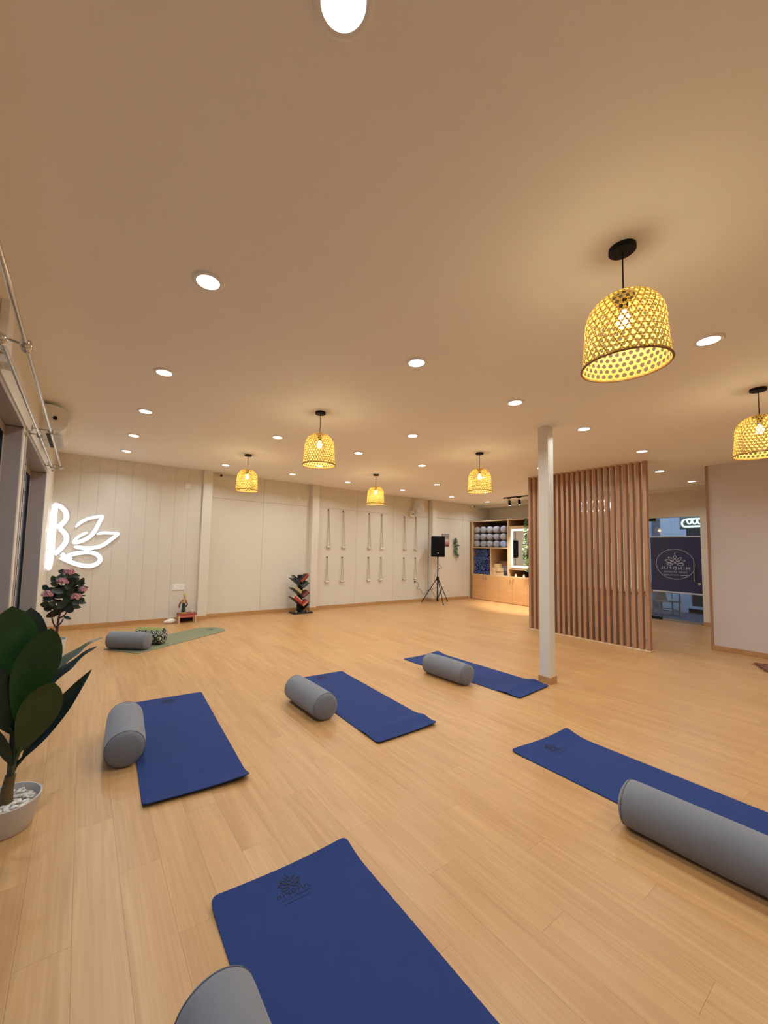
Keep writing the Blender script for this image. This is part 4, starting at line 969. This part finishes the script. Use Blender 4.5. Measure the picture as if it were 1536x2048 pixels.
# ------------------------------------------------------------------ glass entrance door
dr = struct(MB().box((XR+0.04, DY0+0.004, 0.012), (XR+0.052, DY1-0.004, DZ-0.004)).build('door_1', M_glass))
M_navy = mat('navy_film', (40, 46, 84), 0.35, var=0.04, scale=3)
M_frost = mat('frost_line', (190, 194, 206), 0.6)
MB().box((XR+0.0375, DY0+0.004, 0.73), (XR+0.0395, DY1-0.05, 2.06)).build('film', M_navy, dr)
for z0 in (0.69, 2.06): MB().box((XR+0.0375, DY0+0.004, z0), (XR+0.0395, DY1-0.05, z0+0.035)).build('film_band', M_frost, dr)
V, F = logo2d(lw=0.03, mirror=True, ring=True)
m_ = MB(); m_.f = [tuple(f) for f in F]; cy_, cz_, s_ = 3.42, 1.43, 0.375
m_.v = [(XR+0.0365, cy_-x_*s_, cz_+y_*s_) for x_, y_ in V]
m_.build('logo_print', mat('film_print', (196, 198, 212), 0.6), dr)
for y0, y1 in ((DY1-0.26, DY1-0.004),):
    MB().box((XR+0.03, y0, 0.006), (XR+0.062, y1, 0.07)).build('floor_patch', M_blackm, dr); MB().box((XR+0.03, y0+0.08, DZ-0.08), (XR+0.062, y1, DZ-0.006)).build('top_patch', M_blackm, dr)
MB().box((XR+0.034, DY0+0.004, 0.004), (XR+0.058, DY1-0.26, 0.045)).build('bottom_rail', M_steel, dr)
MB().tube([(XR+0.0, 3.045, 1.0), (XR+0.0, 3.045, 1.5)], 0.014, 10).tube([(XR+0.0, 3.045, 1.05), (XR+0.04, 3.045, 1.05)], 0.008, 8).tube([(XR+0.0, 3.045, 1.45), (XR+0.04, 3.045, 1.45)], 0.008, 8).build('pull_handle', M_steel, dr, smooth=40)
MB().lathe([(0.001, 0.03), (0.03, 0.026), (0.034, 0.0)], 14, (XR+0.04, 2.955, 0.95), Matrix.Rotation(-math.pi/2, 3, 'Y'), cap=False).build('lock', M_chrome, dr, smooth=True)
# neon outline sign on the wall behind the screen
ng = thing('neon_outline', 'white neon outline glimpsed through the slats near the ceiling', 'neon sign', (XR, 5.1, 2.8))
cap_ = []
y0, y1, z0, z1 = 4.80, 5.62, 2.83, 3.10; R_ = (z1-z0)/2; zc = (z0+z1)/2
for k in range(13): cap_.append((XR-0.04, y1-R_+R_*math.sin(math.pi*k/12), zc+R_*math.cos(math.pi*k/12)))
for k in range(13): cap_.append((XR-0.04, y0+R_-R_*math.sin(math.pi*k/12), zc-R_*math.cos(math.pi*k/12)))
MB().tube(cap_, 0.02, 8, closed=True).build('tube', M_neon, ng, smooth=True)
MB().tube([(XR-0.04, 4.93, z1-0.03), (XR-0.04, 4.93, z1-0.13)], 0.018, 8).build('letter_stroke', M_neon, ng, smooth=True)

# ------------------------------------------------------------------ outside the entrance
struct(MB().box((XR+0.15, -2, -0.10), (16.5, 10, -0.03)).build('floor_street', mat('street_floor', (92, 96, 108), 0.6, var=0.12, scale=5)))
ow = struct(MB().box((14.6, 3.86, -0.03), (14.8, 4.49, 3.6)).build('wall_street', mat('street_wall', (196, 208, 224), 0.8, var=0.04)))
MB().box((14.55, 4.49, -0.03), (14.8, 4.68, 3.6)).build('wall_panel', mat('street_shutter', (96, 106, 122), 0.6), ow)
for k in range(16): MB().box((14.535, 4.50, 0.1+k*0.2), (14.55, 4.67, 0.28+k*0.2)).build('shutter_slat', mat('street_shutter', (96, 106, 122), 0.6), ow)
MB().box((14.4, 4.68, -0.03), (14.8, 6.6, 3.6)).build('pier', mat('street_wall', (196, 208, 224), 0.8), ow)
w3 = struct(MB().box((14.64, 1.0, -0.03), (14.70, 3.86, 3.6)).build('wall_street_dark', mat('street_dark', (34, 38, 48), 0.5)))
MB().box((14.53, 1.5, 0.10), (14.64, 3.86, 0.17)).box((14.53, 3.78, 0.17), (14.64, 3.86, 0.95)).build('sill_frame', mat('street_wall', (196, 208, 224)), w3)
ch = thing('cane_armchair', 'woven cane armchair standing outside below the door film', 'chair', (13.35, 4.02, -0.03), math.radians(35))
M_cane = mat('cane', (150, 146, 140), 0.7, var=0.25, scale=70, bump=0.6, bscale=150)
for x_ in (-0.24, 0.24):
    for y_ in (-0.23, 0.23): MB().tube([(x_, y_, 0), (x_*0.96, y_*0.96, 0.42)], 0.018, 8).build('leg', M_cane, ch, world=False)
MB().box((-0.26, -0.26, 0.38), (0.26, 0.26, 0.43)).build('seat', M_cane, ch, bevel=0.015, seg=2, world=False)
MB().grid(lambda u, v: Vector((0.27*math.cos(math.pi*u), 0.05+0.23*math.sin(math.pi*u)+0.05*v, 0.43+v*(0.22+0.2*math.sin(math.pi*u)))), 16, 6).build('backrest', M_cane, ch, smooth=True, world=False)
MB().tube([(0.28*math.cos(math.pi*u/16), 0.05+0.25*math.sin(math.pi*u/16)+0.05, 0.65+0.2*math.sin(math.pi*u/16)) for u in range(17)], 0.02, 8).build('arm_rim', M_cane, ch, smooth=True, world=False)
for s in (-1, 1): MB().tube([(s*0.27, 0.08, 0.65), (s*0.26, -0.22, 0.63), (s*0.25, -0.23, 0.42)], 0.018, 8).build('arm', M_cane, ch, smooth=True, world=False)
MB().tube([(-0.235, -0.22, 0.16), (0.235, -0.22, 0.16), (0.235, 0.22, 0.16), (-0.235, 0.22, 0.16)], 0.012, 6, closed=True).build('stretcher', M_cane, ch, world=False)
sn = thing('street_sign', 'pale green neon pill with looped letters outside above the door film', 'neon sign', (13.3, 3.3, 2.35))
def N2(p): return at(1280+p[0]/8.193, 1010+p[1]/8.193, X=13.3)
pil = [N2(p) for p in ((1060,222),(900,226),(760,235),(710,255),(688,295),(700,335),(740,355),(900,350),(1060,345))]
ext_ = [pil[0]+Vector((0, -0.5, 0.0)), *smooth_pts(pil, 4), pil[-1]+Vector((0, -0.5, 0.0))]
MB().tube(ext_, 0.022, 8).build('outline', M_neon2, sn, smooth=True)
for dx in (0, 85, 170):
    MB().tube(smooth_pts([N2((p[0]+dx, p[1])) for p in ((768,235),(775,275),(800,308),(830,300),(848,262),(850,215))], 4), 0.017, 8).build('letter', M_neon2, sn, smooth=True)
MB().box((13.33, 2.6, 2.33), (13.36, 3.66, 2.66)).build('board', mat('sign_board', (70, 84, 84), 0.5), sn, bevel=0.004)
MB().tube([(13.345, 3.5, 2.66), (13.345, 3.5, 3.6)], 0.01, 6).tube([(13.345, 2.8, 2.66), (13.345, 2.8, 3.6)], 0.01, 6).build('hanger', M_blackm, sn)
struct(MB().box((12.2, -2, 3.6), (13.5, 10, 3.7)).build('ceiling_porch', mat('porch_soffit', (150, 158, 170), 0.8)))

pl_ = thing('added_porch_lamp', 'added tube lamp, unseen under the porch roof, brightening the exterior', 'lamp', (12.9, 4.0, 3.6))  # added lamp, out of view, to brighten the exterior beyond the door
MB().box((12.86, 3.2, 3.55), (12.94, 4.8, 3.6)).build('housing', M_white, pl_, bevel=0.004)
MB().tube([(12.9, 3.25, 3.53), (12.9, 4.75, 3.53)], 0.014, 10).build('tube', emitter('added_porch_tube', (220, 236, 255), 20.0), pl_, smooth=True)
ld = bpy.data.lights.new('added_porch_light', 'AREA'); ld.shape = 'RECTANGLE'; ld.size = 0.05; ld.size_y = 1.5; ld.energy = 38; ld.color = (0.66, 0.83, 1.0)
lo = obj_link('lamp', ld, pl_); lo.location = (0, 0, -0.1); lo.rotation_euler = (0, 0, 0)
# ------------------------------------------------------------------ plants
M_fig = mat('big_leaf', (30, 62, 22), 0.38, var=0.3, scale=8, spec=0.4)
M_fig2 = mat('big_leaf_olive', (58, 70, 30), 0.4, var=0.2, scale=8, spec=0.4)
M_fig3 = mat('big_leaf_dark', (18, 34, 22), 0.42, var=0.2, scale=8, spec=0.4)
M_potg = mat('pot_grey', (196, 184, 172), 0.6, var=0.03)
PX, PY = -0.262, 2.95
bp = thing('leafy_plant', 'tall artificial plant with broad dark green leaves in pale pot at left edge', 'potted plant', (PX, PY, 0))
MB().lathe([(0.118, 0.0), (0.126, 0.01), (0.158, 0.158), (0.150, 0.158), (0.142, 0.12), (0.001, 0.12)], 36, (PX, PY, 0), cap=False).build('pot', M_potg, bp, smooth=40)
peb = MB(); rn = random.Random(9)
for k in range(150):
    a = rn.random()*6.28; r = 0.135*math.sqrt(rn.random()); peb.ball((PX+r*math.cos(a), PY+r*math.sin(a), 0.126+0.006*rn.random()), 0.008+0.008*rn.random(), 4, (1, 0.8, 0.6))
tag(peb.build('pebbles', mat('white_pebble', (226, 216, 202), 0.7), bp, smooth=True), kind='stuff')
SB = Vector((PX, PY, 0.12))
MB().tube([SB, SB+Vector((0.0, 0, 0.08)), SB+Vector((0.01, 0.0, 0.16))], [0.032, 0.028, 0.024], 10).build('trunk', mat('plant_trunk', (96, 74, 36), 0.8, var=0.2, scale=30), bp, smooth=True)
def bleaf(base, tip, w, yb, yt, m, bend, fold, face, prof=None, wav=0.0):
    b, t_ = at(*base, Y=yb), at(*tip, Y=yt)
    q = MB(); leaf_shape(q, b, t_, w, face, bend, fold, 16, 6, prof, wav); lf = q.build('leaf', m, bp, smooth=True)
    mid = SB+Vector((0.005, 0, 0.14))
    MB().tube(smooth_pts([mid, mid.lerp(b, 0.5)+Vector((0, 0, 0.02)), b, b.lerp(t_, 0.12)], 3), [0.0125]*6+[0.009]*3+[0.004], 7).build('petiole', m, bp, smooth=True)
    rib = [b.lerp(t_, k/10) for k in range(11)]
    return lf
broad = lambda v: math.sin(math.pi*min(1, v**1.35))**0.62
slim = lambda v: math.sin(math.pi*v**0.9)**0.9
toC = (0.35, -1, 0.15)
bleaf((30, 1440), (24, 1212), 0.265, 2.93, 2.98, M_fig, -0.03, 0.10, toC, broad)
bleaf((44, 1430), (62, 1215), 0.20, 3.02, 3.10, M_fig3, 0.02, 0.12, (0.2, -1, 0.1), broad)
bleaf((32, 1450), (103, 1256), 0.22, 2.90, 2.88, M_fig, -0.03, 0.06, toC, broad)
bleaf((36, 1508), (108, 1364), 0.19, 2.86, 2.80, M_fig2, -0.03, 0.06, (0.1, -1, 0.2), broad)
bleaf((24, 1470), (-45, 1320), 0.17, 2.90, 2.86, M_fig3, 0.03, 0.10, (0.5, -1, 0.1), broad)
bleaf((60, 1420), (193, 1292), 0.075, 3.0, 3.15, M_fig3, 0.05, 0.5, (0.55, 0.2, 1), slim, 0.3)
bleaf((42, 1520), (184, 1338), 0.095, 2.92, 2.95, M_fig3, 0.04, 0.5, (0.5, -0.45, 1), slim, 0.25)
bleaf((70, 1400), (204, 1275), 0.10, 3.08, 3.45, mat('big_leaf_backlit', (70, 78, 60), 0.35), 0.09, 0.3, (0.0, 0.2, 1), slim, 0.2)
bleaf((22, 1530), (-25, 1440), 0.05, 2.88, 2.80, M_fig3, 0.08, 0.3, (0.3, -1, 0.3), slim)
# small potted flower glimpsed behind it
sp_ = thing('small_pot', 'small white pot with pale flowers glimpsed behind the broad leaves', 'potted plant', (-0.30, 4.3, 0))
MB().lathe([(0.07, 0.0), (0.09, 0.18), (0.082, 0.18), (0.078, 0.15), (0.001, 0.15)], 22, (-0.30, 4.3, 0), cap=False).build('pot', mat('pot_white', (232, 228, 220), 0.45), sp_, smooth=40)
rn = random.Random(4)
for k in range(9):
    a = k*2.4; tipp = Vector((-0.30+0.10*math.cos(a), 4.3+0.10*math.sin(a), 0.22+0.08*rn.random()))
    q = MB(); leaf_shape(q, (-0.30, 4.3, 0.15), tipp, 0.05, (math.cos(a)*-0.4, math.sin(a)*-0.4, 1), 0.1, 0.2, 5, 2); q.build('leaf', mat('pale_leaf', (120, 132, 96), 0.5), sp_, smooth=True)
for k in range(3):
    MB().ball((-0.28+0.04*k-0.04, 4.27+0.02*k, 0.29+0.015*k), 0.02, 7, (1, 1, 0.7)).build('flower', mat('pale_flower', (232, 214, 190), 0.6), sp_, smooth=True)
# flowering shrub
GX, GY = -0.205, 6.4
M_fl = mat('shrub_leaf', (38, 50, 32), 0.45, var=0.35, scale=14, spec=0.4)
M_pk = mat('pink_flower', (206, 146, 146), 0.6, var=0.25, scale=60)
M_brk = mat('shrub_bark', (74, 46, 40), 0.8, var=0.2, scale=40)
sh = thing('flowering_shrub', 'small potted tree with pink flower clusters below the lotus sign', 'potted plant', (GX, GY, 0))
MB().lathe([(0.085, 0.0), (0.09, 0.01), (0.115, 0.33), (0.107, 0.33), (0.10, 0.28), (0.001, 0.28)], 30, (GX, GY, 0), cap=False).build('pot', mat('pot_stone', (214, 206, 196), 0.6), sh, smooth=40)
MB().lathe([(0.001, 0.285), (0.101, 0.282)], 20, (GX, GY, 0), cap=False).build('soil', mat('soil', (70, 54, 42), 0.9), sh)
def Fp(cx, cy, dy=0.0): return at(60+cx/9.6, 1120+cy/9.6, Y=GY+dy)
for pts, r in (([(495,1500),(520,1340),(545,1150),(590,960),(640,760),(690,560),(720,380),(750,260)], [0.016,0.014,0.013,0.012,0.010,0.008,0.006,0.004]),
               ([(515,1310),(460,1240),(420,1110),(410,980),(350,860)], [0.010,0.009,0.008,0.006,0.004]), ([(530,1270),(600,1200),(640,1120)], [0.009,0.008,0.006]),
               ([(560,1120),(660,1060),(740,940),(820,820),(900,740)], [0.010,0.008,0.007,0.005,0.004]), ([(600,930),(520,800),(430,700),(350,690)], [0.008,0.006,0.005,0.004]),
               ([(650,700),(800,560),(960,560)], [0.008,0.005,0.003]), ([(660,640),(620,520),(610,440)], [0.006,0.005,0.004]), ([(700,520),(850,430),(970,420)], [0.006,0.004,0.003])):
    MB().tube(smooth_pts([Fp(*p) for p in pts], 3), [r[min(len(r)-1, i//3)] for i in range((len(pts)-1)*3+1)], 7).build('branch', M_brk, sh, smooth=True)
rn = random.Random(21)
LV = [((700,250),(535,205),70),((730,310),(965,300),80),((700,330),(515,320),90),((640,380),(475,370),60),((930,400),(1040,440),120),((560,470),(380,450),70),((600,560),(455,540),110),
      ((720,450),(860,400),110),((780,470),(910,440),70),((800,560),(1060,620),130),((900,540),(1125,525),60),((640,620),(385,570),80),((560,640),(600,740),130),((500,640),(240,740),120),
      ((430,740),(230,780),50),((380,840),(185,860),90),((500,860),(400,930),140),((560,800),(680,900),150),((640,880),(800,930),120),((800,910),(995,905),45),((900,800),(1085,830),55),
      ((420,940),(255,935),90),((440,960),(470,1095),190),((640,1090),(800,1135),40),((700,700),(780,770),90),((640,700),(560,600),110),((720,560),(840,640),150),((700,480),(640,620),140),
      ((600,900),(520,1000),120),((690,930),(640,980),90),((850,470),(1050,370),25),((960,690),(1080,680),20),((780,700),(830,850),110),((460,800),(540,760),90),((720,860),(860,800),70),
      ((540,540),(660,640),130),((660,780),(580,860),140),((760,330),(840,470),110),((720,620),(640,760),150)]
for k in range(30):
    a_ = rn.random()*6.28; r_ = math.sqrt(rn.random()); bx0, by0 = 640+r_*330*math.cos(a_), 620+r_*360*math.sin(a_); d_ = rn.uniform(-0.6, 0.6)
    LV.append(((bx0, by0), (bx0+(150 if bx0 > 640 else -150)*math.cos(d_), by0+150*math.sin(d_)), rn.uniform(60, 120)))
for b, t_, w_ in LV:
    dy = rn.uniform(-0.10, 0.10); q = MB()
    leaf_shape(q, Fp(*b, dy), Fp(*t_, dy+rn.uniform(-0.05, 0.05)), w_*1.3/9.6/135, (rn.uniform(-.3, .5), -1, rn.uniform(-.2, .6)), rn.uniform(-.05, .1), 0.2, 6, 4)
    q.build('leaf', M_fl, sh, smooth=True)
for (cx, cy), r in (((755,235), 0.062), ((620,420), 0.065), ((330,660), 0.062), ((885,710), 0.062), ((1020,570), 0.045)):
    c0 = Fp(cx, cy, -0.08); q = MB()
    for k in range(90):
        a = rn.random()*6.28; e = math.asin(rn.uniform(-0.3, 1)); d = Vector((math.cos(a)*math.cos(e), math.sin(a)*math.cos(e), math.sin(e)*0.75))
        p = c0+d*r*rn.uniform(0.6, 1.05); s = rn.uniform(0.014, 0.024); o1 = d.orthogonal().normalized(); o2 = d.cross(o1); ph = rn.random()*3
        for k2 in range(4):
            aa = ph+k2*math.pi/2; dd = o1*math.cos(aa)+o2*math.sin(aa); ee = -o1*math.sin(aa)+o2*math.cos(aa)
            q.add([p, p+dd*s*0.6+ee*s*0.45+d*0.004, p+dd*s+d*0.006, p+dd*s*0.6-ee*s*0.45+d*0.004], [(0, 1, 2, 3)])
    q.ball(c0, r*0.55, 8, (1, 1, 0.75))
    q.build('flower_cluster', M_pk, sh)
# fringed rug corner at the right edge
M_rug = mat('rug_brown', (128, 84, 66), 0.95, var=0.35, scale=60, bump=1.0, bscale=200)
rg = thing('shaggy_rug', 'corner of a brown shaggy rug at the right photo edge', 'rug', (8.4, 0.95, 0))
c4 = [Vector((8.42, 1.44, 0)), Vector((7.92, 1.22, 0)), Vector((8.10, 0.55, 0)), Vector((8.75, 0.80, 0))]
MB().grid(lambda u, v: (c4[0]*(1-u)+c4[1]*u)*(1-v)+(c4[3]*(1-u)+c4[2]*u)*v+Vector((0, 0, 0.018+0.006*math.sin(u*19+v*23))), 14, 14).build('pile', M_rug, rg, smooth=True)
q = MB(); rn = random.Random(2)
for k in range(260):
    u, v = rn.random(), rn.random()
    if k < 150: u = rn.choice((0, 1, u)); v = 0 if u not in (0, 1) else v
    p = (c4[0]*(1-u)+c4[1]*u)*(1-v)+(c4[3]*(1-u)+c4[2]*u)*v
    d = Vector((rn.uniform(-.06, .06), rn.uniform(-.02, .07), 0)); q.tube([p+Vector((0, 0, 0.02)), p+d*0.6+Vector((0, 0, 0.024)), p+d+Vector((0, 0, 0.004))], 0.004, 4)
tag(q.build('fringe', M_rug, rg), kind='stuff')
